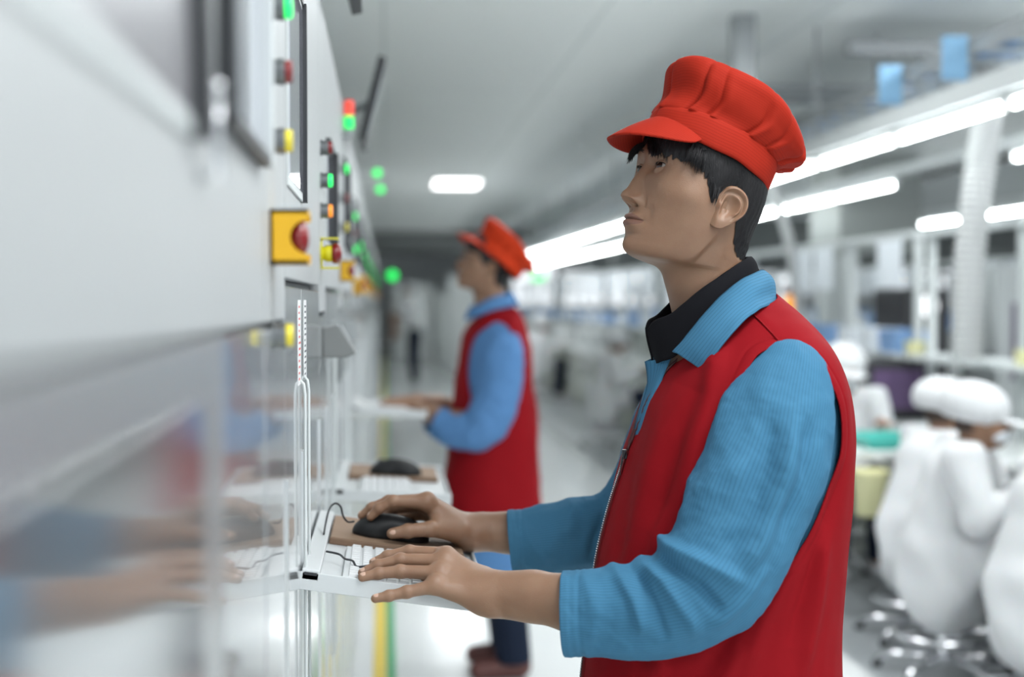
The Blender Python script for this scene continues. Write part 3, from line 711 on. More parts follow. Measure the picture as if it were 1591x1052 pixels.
# ---- cap: band, visor and a gathered crown; own frame x forward, y left, z up, origin at the band centre
def make_cap(M4, root, parent, mtl, A=.104, B=.094, crown=1.0, seed=5, pleats=13, name='cap', visL=.074, droop=50, soft=1.0, back=.016, hk=1.0):
    r0 = Vector(root); rr = np.random.RandomState(seed)
    # band
    n = 160; vs = []; uv = []
    hs = [-.001, 0, .004, .020, .036, .0425, .043]; of = [-.002, .0, .0012, .0018, .0016, .0004, -.002]
    for h, o_ in zip(hs, of):
        for k in range(n + 1):
            a = 2 * math.pi * k / n; flare = 1 + .10 * (h / .043) * 0
            vs.append((A * math.cos(a) * flare + o_ * math.cos(a), B * math.sin(a) * flare + o_ * math.sin(a), h + .0008 * math.sin(a * 9))); uv.append((a * .1, h))
    fs = grid_faces(len(hs), n + 1, False)
    cap = mesh(name, xf(M4, vs) - np.array(r0), fs, mtl, parent, smooth=True, uv=uv); solid(cap, .002, -1)
    # crown
    prof = crv([0, .08, .20, .36, .50, .64, .72, .86, 1.0], [1.0, 1.02, 1.06, 1.13, 1.18, 1.16, 1.07, .60, .0]); hgt = crv([0, .08, .20, .36, .50, .64, .72, .86, 1.0], [.040, .043, .056, .081, .105, .125, .134, .141, .143])
    nr, nc = 120, 420; s = np.linspace(0, 1, nr)[:, None]; a = np.linspace(0, 2 * math.pi, nc + 1)[None, :]
    cen = np.sort((np.arange(pleats) + rr.uniform(-.22, .22, pleats)) / pleats * 2 * math.pi); 
    amp = rr.uniform(.6, 1.2, pleats); d = np.zeros((nr, nc + 1)); 
    for c, am in zip(cen, amp):
        # each pleat is a sharp tuck at the band that fades upwards and drifts sideways
        aa = (a - c - .10 * s * (am - .9) * 4 + math.pi) % (2 * math.pi) - math.pi
        wd = .030 + .03 * s; d -= am * (np.exp(-np.abs(aa / wd)) * .0085 * ss(.98, .15, s) ** 1.0 * ss(0, .05, s)); d += am * .004 * np.exp(-((aa - .09) / .07) ** 2) * ss(.75, .15, s) * ss(0, .08, s)
    d += soft * .0035 * (np.sin(a * 3 + 1 + 4 * s) * np.sin(s * 9 + 1)) * ss(1, .7, s) * ss(0, .2, s)
    d -= .0030 * np.exp(-((s - .72 - .02 * np.sin(a * 2)) / .012) ** 2)        # seam round the flat top
    rad = prof(s) * crown + (1 - crown) * ss(.5, 1, 1 - s) * 0; H = .04 + (hgt(s) - .04) * hk
    nrm = np.stack([np.cos(a) * np.ones_like(s), np.sin(a) * np.ones_like(s), np.zeros_like(a * s)], -1)
    X = (A * rad + d) * np.cos(a) * np.minimum(1, rad * 5) - back * ss(.0, .35, s) + .004 * ss(.3, .7, s); Y = (B * rad + d + .004 * ss(0, .4, s)) * np.sin(a) * np.minimum(1, rad * 5)
    Z = H - .17 * (A * 1.15 - X) * ss(.12, .6, s) + .3 * d * ss(.5, .9, s) + .003 * np.sin(a * 5) * ss(.15, .4, s) * ss(.9, .6, s)
    L = np.concatenate([[0], np.cumsum(np.hypot(np.diff(prof(s)[:, 0] * A), np.diff(hgt(s)[:, 0])))])
    U = np.stack([(a * .13) * np.ones_like(s), L[:, None] * np.ones_like(a)], -1)
    V = np.stack([X, Y, Z * np.ones_like(a)], -1).reshape(-1, 3)
    o = mesh('crown', xf(M4, V) - np.array(r0), grid_faces(nr, nc + 1, False), mtl, cap, smooth=True, uv=U.reshape(-1, 2))
    # visor
    nr, nc = 14, 60; vs = []; uv = []; f0 = R(57); dr = R(droop)
    for i in range(nr):
        t = i / (nr - 1)
        for k in range(nc + 1):
            p = -f0 + 2 * f0 * k / nc; Lp = visL * max(0, math.cos(p / f0 * math.pi / 2)) ** .5 * t
            out = Vector((math.cos(p), math.sin(p) * .75, 0)); dd = dr - R(6) * abs(p / f0) - R(7) * (1 - t)
            q = Vector(((A + .0015) * math.cos(p), (B + .0015) * math.sin(p), .003 + .021 * max(0, math.cos(p / f0 * math.pi / 2)) ** .8)) + out * Lp * math.cos(dd) + Vector((0, 0, -1)) * (Lp * math.sin(dd)) + Vector((0, 0, .012 * math.cos(p / f0 * math.pi / 2) * 0))
            vs.append(q); uv.append((k * .002, Lp))
    v = mesh('visor', xf(M4, vs) - np.array(r0), grid_faces(nr, nc + 1, False), mtl, cap, smooth=True, uv=uv); solid(v, .0028, 0); return cap

# ---- garments: rings given by front, side and back points seen from the side
def torso_rings(rings, y0, nr=300, nc=300, ex=2.25, at_=at, grow=0.0, sgn=1):
    """rings: (front px,py, side px,py, half width, back px,py); y0 = plane of symmetry"""
    F = np.array([at_(r[0], r[1], y0)[:] for r in rings]); S = np.array([at_(r[2], r[3], y0)[:] for r in rings]); B = np.array([at_(r[5], r[6], y0)[:] for r in rings]); Wd = np.array([r[4] for r in rings])
    t = np.concatenate([[0], np.cumsum(np.linalg.norm(np.diff(S, axis=0), axis=1) + np.abs(np.diff(Wd)) + .25 * np.linalg.norm(np.diff(F, axis=0), axis=1))]); t /= t[-1]; v = np.linspace(0, 1, nr)
    fx, fz, sx, sz, bx, bz, a = [crv(t, q)(v)[:, None] for q in (F[:, 0], F[:, 2], S[:, 0], S[:, 2], B[:, 0], B[:, 2], Wd)]
    ph = (np.linspace(0, 2 * math.pi, nc + 1))[None, :]; c, s = np.cos(ph), np.sin(ph); e = 2 / ex
    ce = np.sign(c) * np.abs(c) ** e; se = np.sign(s) * np.abs(s) ** e; mid = sx
    X = np.where(c > 0, mid + (fx - mid) * ce, mid + (mid - bx) * ce); Yy = -(a) * se            # phi = 90 deg is the camera side
    wz = np.abs(c) ** 1.6; Z = sz + np.where(c > 0, fz - sz, bz - sz) * wz
    P = np.stack([X, y0 + Yy, Z], -1)
    if grow:
        P = P + grow * normals(P)
    return P, v, ph[0]
def normals(P):
    du = np.gradient(P, axis=0); dv = np.empty_like(P); dv[:, 1:-1] = P[:, 2:] - P[:, :-2]; dv[:, 0] = P[:, 1] - P[:, -2]; dv[:, -1] = dv[:, 0]
    n = np.cross(du, dv); n /= (np.linalg.norm(n, axis=-1, keepdims=True) + 1e-12)
    cen = P.mean(axis=1, keepdims=True); s = np.sign(np.sum(n * (P - cen), axis=-1, keepdims=True)).mean(); return n * (1 if s >= 0 else -1)
def ridges(P, N, lines, y0, at_=at, side='near'):
    """folds drawn in side view: (pixel polyline, Y for scale, height, width m[, taper])"""
    D = np.zeros(P.shape[:-1])
    for pts, Y, h, w_ in lines:
        W = [at_(p[0], p[1], Y) for p in pts]; d, t = pdist(P[..., 0], P[..., 2], [(q.x, q.z) for q in W])
        D += h * np.exp(-(d / w_) ** 2) * np.clip(np.sin(math.pi * np.clip(t, .02, .98)) * 1.8, 0, 1)
    m = ss(.02, -.03, P[..., 1] - y0) if side == 'near' else 1
    return P + N * (D * m)[..., None]
def wrinkle(P, N, amp, sc, seed=0, stretch=(1, 1, 1)):
    Q = P.reshape(-1, 3) * np.array(stretch) * sc + seed * 7.31; out = np.array([noise.fractal(Vector(q), .9, 2.1, 3) for q in Q]).reshape(P.shape[:-1])
    return P + N * (out * amp)[..., None]
def sleeve_rings(path, at_=at, ns=200, nt=150, wr=.004, seed=1, cuff=True, roll=0.0):
    """path: (px, py, Y, half height m, half depth m)"""
    C = np.array([at_(p[0], p[1], p[2])[:] for p in path]); r1 = np.array([p[3] for p in path]); r2 = np.array([p[4] for p in path])
    L = np.concatenate([[0], np.cumsum(np.linalg.norm(np.diff(C, axis=0), axis=1))]); t = L / L[-1]; v = np.linspace(0, 1, ns)
    c = np.stack([crv(t, C[:, i])(v) for i in range(3)], -1)
    for _ in range(6): c[1:-1] = (c[:-2] + 2 * c[1:-1] + c[2:]) / 4
    a = crv(t, r1)(v)[:, None]; b = crv(t, r2)(v)[:, None]
    T = np.gradient(c, axis=0); 
    for _ in range(int(ns * .12)): T[1:-1] = (T[:-2] + 2 * T[1:-1] + T[2:]) / 4
    T /= np.linalg.norm(T, axis=1)[:, None]
    side = np.array([0, -1.0, 0]) - T * (T @ np.array([0, -1.0, 0]))[:, None]; side /= np.linalg.norm(side, axis=1)[:, None]; up = np.cross(T, side)
    th = np.linspace(0, 2 * math.pi, nt + 1)[None, :]
    P = c[:, None] + up[:, None] * (a * np.cos(th))[..., None] + side[:, None] * (b * np.sin(th))[..., None]
    uv = np.stack([th * (.072) * np.ones((ns, 1)), (v * L[-1])[:, None] * np.ones_like(th)], -1)
    return P, uv, v, th[0], c, T
def cloth_obj(name, P, uv, m, root, parent, th=.0025, off=-1, g=None):
    nr, nc = P.shape[:2]; V = P.reshape(-1, 3) - np.array(root); U = uv.reshape(-1, 2); fs = grid_faces(nr, nc, False)
    if g is not None: V, fs, U = clip(V, fs, g.reshape(-1), U)
    o = mesh(name, V, fs, m, parent, smooth=True, uv=np.array(U))
    if th: solid(o, th, off)
    return o
# ================================================================ the front man
Y0 = 2.12
ROOT = Vector((.53, Y0, 0))
man = empty('person', ROOT, 0, 'person in orange-red cap and red vest over blue shirt, both hands on the near tray', 'person')
O1 = at(1120, 320, 2.045) - .080 * Vector((math.sin(R(16)), -math.cos(R(16)), 0))
H1 = head_frame(O1, R(16), R(23), R(0)) @ Matrix.Scale(1.12, 4)
# ---- hands and forearms
def hand_sdf(spec):
    """spec: palm list of (a, b, ra, rb), fingers list of (points, radii), arm chain"""
    def f(P):
        d = None
        for a, b, ra, rb in spec['palm']: e = d_cap(P, a, b, ra, rb); d = e if d is None else smin(d, e, .016)
        e = d_chain(P, spec['arm'][0], spec['arm'][1], .03); d = smin(d, e, .022)
        fg = None
        for pts, rs in spec['fingers']:
            e = d_chain(P, pts, rs, .0035)
            for j in (1, 2): e = smin(e, np.linalg.norm(P - np.array(pts[j]), axis=1) - rs[j] * 1.05, .004)
            fg = e if fg is None else smin(fg, e, .0012)
        d = smin(d, fg, .007)
        for c, r in spec.get('bumps', []): d = smin(d, np.linalg.norm(P - np.array(c), axis=1) - r, .010)
        for a, b, r in spec.get('grooves', []): d = smax(d, -d_cap(P, a, b, r, r * .6), .006)
        return d
    pts = np.array([p for f_ in spec['fingers'] for p in f_[0]] + list(spec['arm'][0])); return surfnet(f, pts.min(0) - .05, pts.max(0) + .05, .0016)
def V(px, py, Y): return tuple(at(px, py, Y))
left = dict(
    palm=[(V(752, 915, 2.045), V(694, 862, 2.070), .020, .0125), (V(752, 918, 2.035), V(690, 875, 2.055), .020, .0130), (V(752, 925, 2.022), V(682, 893, 2.034), .019, .0125), (V(750, 932, 2.012), V(674, 911, 2.012), .017, .0115), (V(750, 900, 2.06), V(705, 880, 2.09), .018, .014)],
    fingers=[([V(694, 862, 2.072), V(636, 857, 2.086), V(602, 864, 2.088), V(580, 874, 2.086)], [.0112, .0090, .0078, .0064]),
             ([V(690, 873, 2.056), V(622, 870, 2.066), V(586, 879, 2.066), V(563, 890, 2.062)], [.0115, .0094, .0080, .0066]),
             ([V(683, 891, 2.034), V(622, 888, 2.040), V(588, 891, 2.040), V(563, 897, 2.036)], [.0112, .0092, .0079, .0066]),
             ([V(675, 911, 2.011), V(632, 920, 2.008), V(604, 926, 2.006), V(583, 930, 2.004)], [.0102, .0084, .0074, .0063]),
             ([V(735, 895, 2.075), V(700, 893, 2.10), V(665, 893, 2.112), V(640, 897, 2.115)], [.014, .0115, .010, .008])],
    arm=([V(752, 920, 2.03), V(782, 924, 2.02), V(830, 927, 2.0), V(895, 938, 1.97), V(985, 950, 1.93)], [.0255, .0265, .0305, .0355, .040]),
    bumps=[(V(690, 868, 2.062), .0118), (V(684, 886, 2.040), .0120), (V(677, 905, 2.015), .0112), (V(765, 945, 2.005), .011)])
right = dict(
    palm=[(V(728, 828, 2.425), V(663, 781, 2.405), .022, .0140), (V(728, 826, 2.440), V(662, 778, 2.430), .022, .0140), (V(728, 830, 2.455), V(662, 786, 2.455), .021, .013), (V(728, 834, 2.465), V(664, 798, 2.475), .019, .0125), (V(730, 832, 2.42), V(682, 815, 2.395), .021, .016)],
    fingers=[([V(663, 780, 2.402), V(611, 779, 2.398), V(589, 790, 2.399), V(576, 803, 2.401)], [.0128, .0100, .0086, .0072]),
             ([V(662, 778, 2.428), V(604, 779, 2.425), V(578, 789, 2.426), V(562, 801, 2.428)], [.0128, .0100, .0086, .0072]),
             ([V(662, 785, 2.455), V(612, 790, 2.462), V(592, 806, 2.464), V(580, 820, 2.466)], [.0120, .0094, .0082, .0070]),
             ([V(664, 798, 2.475), V(622, 805, 2.484), V(604, 818, 2.486), V(594, 828, 2.487)], [.0110, .0086, .0075, .0064]),
             ([V(712, 826, 2.405), V(668, 822, 2.378), V(634, 825, 2.368), V(609, 829, 2.366)], [.0185, .0125, .0112, .0088])],
    arm=([V(728, 828, 2.44), V(752, 826, 2.44), V(795, 828, 2.44), V(850, 832, 2.43), V(920, 828, 2.42)], [.0245, .0262, .0300, .031, .031]),
    bumps=[(V(664, 777, 2.404), .0132)])
lv, lf_ = hand_sdf(left); rv, rf_ = hand_sdf(right)
hv, hf, hm = head_parts()
# neck, trunk and legs under the clothes
def body_sdf(P):
    y = Y0
    d = d_cap(P, V(1100, 420, y), V(1118, 520, y), .050, .058)
    d = smin(d, d_ell(P, V(1130, 700, y), (.115, .155, .21)), .06)
    d = smin(d, d_ell(P, V(1120, 960, y), (.110, .145, .20)), .08)
    for s, sh, el in ((-1, V(1190, 650, y - .13), V(1100, 905, 1.915)), (1, V(1090, 640, y + .17), V(1000, 790, 2.40))): d = smin(d, d_cap(P, sh, el, .044, .038), .03)
    d = smin(d, d_cap(P, V(1100, 905, 1.915), V(985, 950, 1.93), .040, .038), .02); d = smin(d, d_cap(P, V(1000, 790, 2.40), V(920, 820, 2.42), .038, .036), .02)
    for s in (-1, 1):
        hip = (.53, y + s * .09, .86); kn = (.51, y + s * .105, .47); an = (.55, y + s * .11, .09)
        d = smin(d, d_cap(P, hip, kn, .085, .055), .03); d = smin(d, d_cap(P, kn, an, .052, .036), .015); d = smin(d, d_cap(P, an, (.42, y + s * .12, .045), .034, .026), .02)
    return d
bv, bf = surfnet(body_sdf, (.1, Y0 - .36, -.0), (.80, Y0 + .42, 1.52), .011)
av = np.concatenate([xf(H1, hv), lv, rv, bv]); n1, n2, n3 = len(hv), len(lv), len(rv)
af = hf + [tuple(f + n1) for f in lf_] + [tuple(f + n1 + n2) for f in rf_] + [tuple(f + n1 + n2 + n3) for f in bf]
body = mesh('body', av - np.array(ROOT), af, None, man, smooth=True, mats=[M_skin, M_lip], fm=np.concatenate([hm, np.zeros(len(af) - len(hm), int)]))
eyes(H1, ROOT, man, (1, .20, -.02))
# nails
def nail(a, b, up, w_, parent, nm='fingernail'):
    a, b, up = Vector(a), Vector(b), Vector(up).normalized(); t = (b - a).normalized(); s = t.cross(up).normalized(); up = s.cross(t); vs = []
    for i in range(7):
        for j in range(7):
            u, v_ = i / 6 * 2 - 1, j / 6 * 2 - 1; ln = (b - a).length
            vs.append(a + t * (ln * (v_ * .5 + .5)) + s * (w_ * math.sin(u * 1.1) * (1 - .25 * max(0, v_) ** 3)) + up * (w_ * (math.cos(u * 1.1) - 1) * 1.1 - .0016 * v_ * v_ * abs(v_)) - ROOT)
    o = mesh(nm, vs, grid_faces(7, 7, False), M_nail, parent, smooth=True); solid(o, .0006, 0); return o
def add_nail(f, up, k=.0073, back=.012):
    p, q = Vector(f[0][2]), Vector(f[0][3]); t = (q - p).normalized(); u = Vector(up).normalized(); u = (u - t * u.dot(t)).normalized(); r_ = f[1][3]
    nail(q - t * (back * .55) + u * (r_ * 1.10), q + t * (r_ * .55) + u * (r_ * .98), u, k * .8, man)
for i, f_ in enumerate(left['fingers'][:4]): add_nail(f_, (-.15, -.45, 1), .0066 if i == 3 else .0072)
for i, f_ in enumerate(right['fingers'][:4]): add_nail(f_, (-.5, -.1, 1), .0070)
add_nail(right['fingers'][4], (-.2, -.95, .35), .0088, .015)
# ---- hair, brows, cap
_fr = hv[(hv[:, 0] > .05)]
def skin_x(y, z): d_ = (_fr[:, 1] - y) ** 2 + (_fr[:, 2] - z) ** 2; return float(_fr[np.argsort(d_)[:4], 0].mean())
hair1 = make_hair(man, H1, ROOT, M_hair, .047)
rnd = random.Random(11); sp = []
def lock(st, en, sag, n, spread, w_):                        # a tuft: n hairs that run together to a point
    for k in range(n):
        o_ = Vector((rnd.uniform(-.4, .4) * spread, rnd.uniform(-1, 1) * spread, rnd.uniform(-.6, .6) * spread)); q_ = rnd.uniform(.75, 1.05)
        sp.append((Vector(st) + o_, Vector(st).lerp(Vector(en), q_) + o_ * .35, sag, w_ * rnd.uniform(.7, 1.2)))
for i in range(26):                                          # far side: hangs straight down past the brow
    y = -.062 + .034 * i / 25; lock((.080 - 6 * (y + .02) ** 2, y, .060), (.103 - 9 * (y + .02) ** 2, y - .004 + rnd.uniform(-.003, .003), .035 + rnd.uniform(-.006, .010)), (.006, 0, .002), 14, .0035, .0007)
for i in range(40):                                          # swept towards the near temple
    u = i / 39; y = .000 + .052 * u; lock((.088 - 7 * max(0, y) ** 2, y - .010, .062), (.101 - 13 * max(0, y + .006) ** 2, y + .014, .035 + .024 * max(0, .35 - u) + .006 * math.sin(i * 2.3) + rnd.uniform(-.004, .003)), (.005, .002, .002), 16, .0048, .0007)
for i in range(20):
    u = i / 19; lock((.068 - .02 * u, .064 + .004 * u, .058), (.073 - .028 * u, .0725 + .004 * u, .029 - .006 * u + rnd.uniform(-.004, .004)), (.002, .005, 0), 14, .0045, .0006)
for i in range(120):                                        # temple and sideburn, near side and far side
    s_ = 1 if i % 3 else -1; x = rnd.uniform(.012, .066); zt = crv([.010, .016, .030, .045, .068], [.0, .0, .016, .040, .052])(x) + .008
    yb = .078 - 4.5 * max(0, x - .01) ** 2 * 1.4
    sp.append(((x, s_ * (yb + .001), float(zt) + .012), (x - .003 + rnd.uniform(-.002, .002), s_ * (yb + .0012), float(zt) - rnd.uniform(.008, .016)), (0, s_ * .002, 0), rnd.uniform(.0005, .0009)))
hair_strands(H1, ROOT, M_hair, hair1, sp, 'loose_strands')
for s_ in (1, -1):
    sp = []
    for i in range(70):
        u = i / 69; y = .011 + .034 * u; z = .0425 + .006 * math.sin(u * 2.4) - .003 * u + rnd.uniform(-.0016, .0016); y2 = y + .006
        sp.append(((skin_x(s_ * y, z) + .0002, s_ * y, z), (skin_x(s_ * y2, z + .001) + .0006, s_ * y2, z + .0018 * (1 - u)), (.0007, 0, 0), .00045))
    hair_strands(H1, ROOT, M_hair, man, sp, 'eyebrow')
    sp = []
    for i in range(26):
        u = -1 + 2 * i / 25; y = EYE_C[1] + u * .0138; z = EYE_C[2] + .0012 * u + .0046 * max(0, 1 - abs(u) ** 2.2) ** .75
        x = EYE_C[0] + math.sqrt(max(1e-6, (EYE_R + .0012) ** 2 - (y - EYE_C[1]) ** 2 - (z - EYE_C[2]) ** 2))
        sp.append(((x - .0004, s_ * y, z + .0002), (x + .0022, s_ * (y + u * .001), z - .0006), (.0, 0, -.0004), .00038))
    hair_strands(H1, ROOT, M_hair, man, sp, 'eyelashes')
HC1 = head_frame(at(1094, 257, Y0), R(17), R(26), R(0))
cap1 = make_cap(HC1, ROOT, man, M_cap)
# ---- clothes
VEST = [(1048, 556, 1152, 478, .080, 1203, 455), (1034, 572, 1165, 492, .112, 1226, 478), (1018, 598, 1182, 516, .155, 1252, 510), (1003, 632, 1192, 550, .188, 1278, 548), (990, 668, 1195, 600, .203, 1297, 600),
        (972, 716, 1185, 670, .205, 1308, 665), (953, 780, 1170, 760, .200, 1305, 760), (931, 868, 1150, 860, .195, 1299, 860), (916, 950, 1135, 950, .192, 1296, 950), (903, 1052, 1120, 1052, .194, 1296, 1052), (896, 1140, 1110, 1140, .198, 1300, 1140)]
P, v_, ph = torso_rings(VEST, Y0, 380, 420)
N = normals(P)
P = ridges(P, N, [([(1150, 470), (1105, 590), (1078, 700), (1040, 870), (1010, 1000)], 1.97, .012, .012), ([(1085, 600), (1045, 740), (1000, 900), (975, 1052)], 2.0, .008, .009), ([(1020, 620), (985, 740), (955, 900)], 2.04, -.006, .008), ([(1070, 870), (1040, 960), (1020, 1060)], 1.96, .010, .012), ([(1062, 590), (1010, 720), (972, 880), (950, 1040)], 2.03, .008, .014),
                  ([(1105, 560), (1050, 700), (1010, 830)], 2.0, -.007, .012), ([(1240, 840), (1180, 960), (1150, 1052)], 1.95, .009, .014), ([(1270, 800), (1262, 920), (1240, 1052)], 1.97, .008, .012),
                  ([(1215, 860), (1130, 980), (1080, 1052)], 1.95, -.006, .012), ([(1300, 700), (1255, 850), (1210, 1000)], 1.98, -.007, .010), ([(1150, 990), (1120, 1052), (1110, 1120)], 1.95, .007, .012)], Y0)
P = wrinkle(P, N, .0045, 7, 2, (1, 1, .45))
uv = np.stack([ph[None, :] * .2 * np.ones((len(v_), 1)), v_[:, None] * .8 * np.ones((1, len(ph)))], -1)
AH = [(1183, 546), (1215, 541), (1246, 551), (1274, 585), (1294, 632), (1298, 690), (1286, 738), (1262, 790), (1238, 835), (1205, 872), (1165, 868), (1128, 820), (1112, 750), (1116, 690), (1134, 625), (1160, 570)]
def poly_sd(X, Z, poly):
    W = [(at(p[0], p[1], 1.96).x, at(p[0], p[1], 1.96).z) for p in poly]; W2 = W + [W[0]]; d, _ = pdist(X, Z, W2); ins = np.zeros(X.shape, bool)
    for (x1, z1), (x2, z2) in zip(W2[:-1], W2[1:]): 
        c = ((z1 > Z) != (z2 > Z)) & (X < (x2 - x1) * (Z - z1) / (z2 - z1 + 1e-12) + x1); ins ^= c
    return np.where(ins, -d, d)
def smooth_poly(poly, n=5):
    P_ = [Vector(p) for p in poly]; out = []; m_ = len(P_)
    for i in range(m_):
        a, b, c, d = P_[i - 1], P_[i], P_[(i + 1) % m_], P_[(i + 2) % m_]
        for k in range(n): s = k / n; out.append(tuple(.5 * ((2 * b) + (c - a) * s + (2 * a - 5 * b + 4 * c - d) * s * s + (3 * b - a - 3 * c + d) * s ** 3)))
    return out
AHs = smooth_poly(AH); g_ah = poly_sd(P[..., 0], P[..., 2], AHs)
# front opening above the zip
fr_z = at(972, 700, Y0).z; top_z = at(1048, 556, Y0).z
wv = .040 * np.clip((P[..., 2] - fr_z) / (top_z - fr_z), 0, 1.2) ** 1.15
g_v = np.where(P[..., 2] > fr_z, np.abs(P[..., 1] - Y0) - wv, .02); g_v = np.where(P[..., 0] > at(1110, 500, Y0).x, .05, g_v)
P = P - N * (.0016 * np.exp(-((g_ah - .013) / .0016) ** 2))[..., None] + N * (.0022 * np.exp(-((g_ah - .005) / .006) ** 2))[..., None]
P = P - N * (.0012 * np.exp(-((np.abs(P[..., 1] - Y0) - .012) / .0012) ** 2) * (P[..., 0] < .45))[..., None]
vest = cloth_obj('vest', P, uv, M_vest, ROOT, man, .003, 1, np.minimum(g_ah, g_v))
# zip down the front
fz = [i for i in range(P.shape[0]) if P[i, 0, 2] < fr_z + .002]; line = [Vector(P[i, 0]) + Vector((-.0035, 0, 0)) - ROOT for i in fz]
b = MB(); 
for a_, c_ in zip(line[:-1], line[1:]): b.add([a_ + Vector((0, -.004, 0)), a_ + Vector((0, .004, 0)), c_ + Vector((0, .004, 0)), c_ + Vector((0, -.004, 0))], [(0, 1, 2, 3)])
z_ = b.build('zip', M_zip, vest); solid(z_, .0015, 0)
b = MB(); acc = 0
for a_, c_ in zip(line[:-1], line[1:]):
    acc += (c_ - a_).length
    if acc > .0022: acc = 0; b.box(a_.x - .002, a_.x + .0, a_.y - .0022, a_.y + .0022, a_.z - .0007, a_.z + .0007)
b.build('teeth', M_steel, z_)
p0 = line[0]; b = MB(); b.box(-.007, .0, -.004, .004, -.014, .0, Matrix.Translation(p0)); b.box(-.006, -.004, -.003, .003, -.040, -.012, Matrix.Translation(p0) @ Matrix.Rotation(R(8), 4, 'Y')); b.build('zip_pull', M_dark, z_, bevel=.0008)
# both edges of the open part
for s_ in (1, -1):
    b = MB(); pts = []
    for i in range(0, P.shape[0], 3):
        zc = P[i, 0, 2]
        row = P[i]; y_t = Y0 + s_ * .040 * max(0, min(1.2, (zc - fr_z) / (top_z - fr_z))) ** 1.15
        if zc < fr_z: continue
        k_ = int(np.argmin(np.abs(row[:, 1] - y_t) + (row[:, 0] > .47) * 1)); pts.append(Vector(row[k_]) + Vector((-.002, -s_ * .001, 0)) - ROOT)
    if len(pts) > 2: b.tube(pts, .0022, 6); b.build('zip', M_zip, vest, smooth=True)
# shoulder seam
pts = []
for q in ((1168, 476), (1182, 500), (1194, 522), (1206, 545)):
    best = P.reshape(-1, 3); W = at(q[0], q[1], 2.0); m_ = (best[:, 1] < Y0); d_ = np.hypot(best[:, 0] - W.x, best[:, 2] - W.z) + 10 * (~m_); pts.append(Vector(best[int(np.argmin(d_))]) + Vector((0, -.001, .0015)) - ROOT)
MB().tube(pts, .0012, 6).build('shoulder_seam', M_vest, vest, smooth=True)
# shirt under the vest
P2, v2, ph2 = torso_rings(VEST, Y0, 160, 200, grow=-.012)
uv2 = np.stack([ph2[None, :] * .17 * np.ones((len(v2), 1)), v2[:, None] * .8 * np.ones((1, len(ph2)))], -1)
wv2 = .003 * np.clip((P2[..., 2] - at(980, 660, Y0).z) / (top_z - at(980, 660, Y0).z), 0, 1.2)
g2 = np.where((P2[..., 2] > at(980, 660, Y0).z) & (P2[..., 0] < .5), np.abs(P2[..., 1] - Y0) - wv2, .02)
shirt = cloth_obj('shirt', P2, uv2, M_shirt, ROOT, man, .0015, -1, g2)
# placket of the shirt turned up at the opening, near and far side
for s_ in (-1, 1):
    A_ = [at(*q) for q in ((1003, 562, Y0), (1003, 600, Y0), (995, 650, Y0), (984, 700, Y0), (972, 740, Y0))]; B_ = [at(*q) for q in ((1046, 549, Y0 - .03), (1030, 600, Y0 - .035), (1012, 650, Y0 - .03), (994, 700, Y0 - .018), (978, 742, Y0 - .008))]
    vs = []; uvp = []; n_ = 24; m_ = 10
    for i in range(n_ + 1):
        for j in range(m_ + 1):
            s = i / n_ * 4; k_ = min(3, int(s)); a_ = A_[k_].lerp(A_[k_ + 1], s - k_); c_ = B_[k_].lerp(B_[k_ + 1], s - k_); q = a_.lerp(c_, j / m_); q.x += .004 * math.sin(s * 2 + j * .3); q.y -= .010 * math.sin(math.pi * j / m_)
            if s_ > 0: q.y = 2 * Y0 - q.y + .004
            vs.append(q - ROOT); uvp.append((j / m_ * .04, i * .008))
    o = mesh('placket', vs, grid_faces(n_ + 1, m_ + 1, False), M_shirt, shirt, smooth=True, uv=uvp); solid(o, .002, 0)
# ---- collars: strips round the neck between an upper and a lower edge (pixel, Y offset from the middle plane)
def collar(name, top, bot, m, parent, th, nu=60, nv_=14, bulge=.006, uvs=1.0, ax=0):
    """top/bot: lists of (px, py, dy) from the front to the back, near side; mirrored to the far side"""
    def line(L):
        W = [at(p[0], p[1], Y0 - p[2]) for p in L]; W = W + [Vector((q.x, 2 * Y0 - q.y, q.z)) for q in W[-2::-1]]; W = [2 * W[0] - W[1]] + W + [2 * W[-1] - W[-2]]; out = []
        n_ = len(W) - 3
        for i in range(nu * 2 + 1):
            s = i / (nu * 2) * n_; k_ = min(n_ - 1, int(s)); s -= k_; a, b, c, d = W[k_:k_ + 4]
            out.append(.5 * ((2 * b) + (c - a) * s + (2 * a - 5 * b + 4 * c - d) * s * s + (3 * b - a - 3 * c + d) * s ** 3))
        return out
    T_, B_ = line(top), line(bot); vs = []; uvc = []; cen = sum(T_, Vector()) / len(T_)
    for j in range(nv_):
        t = j / (nv_ - 1)
        for i, (a, b) in enumerate(zip(T_, B_)):
            q = a.lerp(b, t); o_ = (q - cen); o_.z = 0; o_.normalize(); q = q + (o_ + Vector((0, 0, .5))) * (bulge * math.sin(math.pi * min(1, t * 1.3 + .05)) * (1 - .4 * t)); q.z += .0015 * noise.noise(q * 40)
            vs.append(q - ROOT); uvc.append((t * .055 * uvs, i * .004) if ax == 0 else (i * .004, t * .055))
    o = mesh(name, vs, grid_faces(nv_, nu * 2 + 1, False), m, parent, smooth=True, uv=uvc); solid(o, th, 0); return o
blk = collar('undershirt_collar', [(1007, 511, .008), (1018, 498, .022), (1044, 487, .044), (1076, 460, .060), (1108, 436, .062), (1140, 414, .048), (1160, 402, .024), (1166, 399, .0)],
             [(1019, 566, .010), (1026, 562, .030), (1050, 552, .054), (1084, 520, .070), (1118, 480, .074), (1150, 446, .058), (1172, 428, .030), (1180, 424, .0)], M_black, man, .003, bulge=.002)
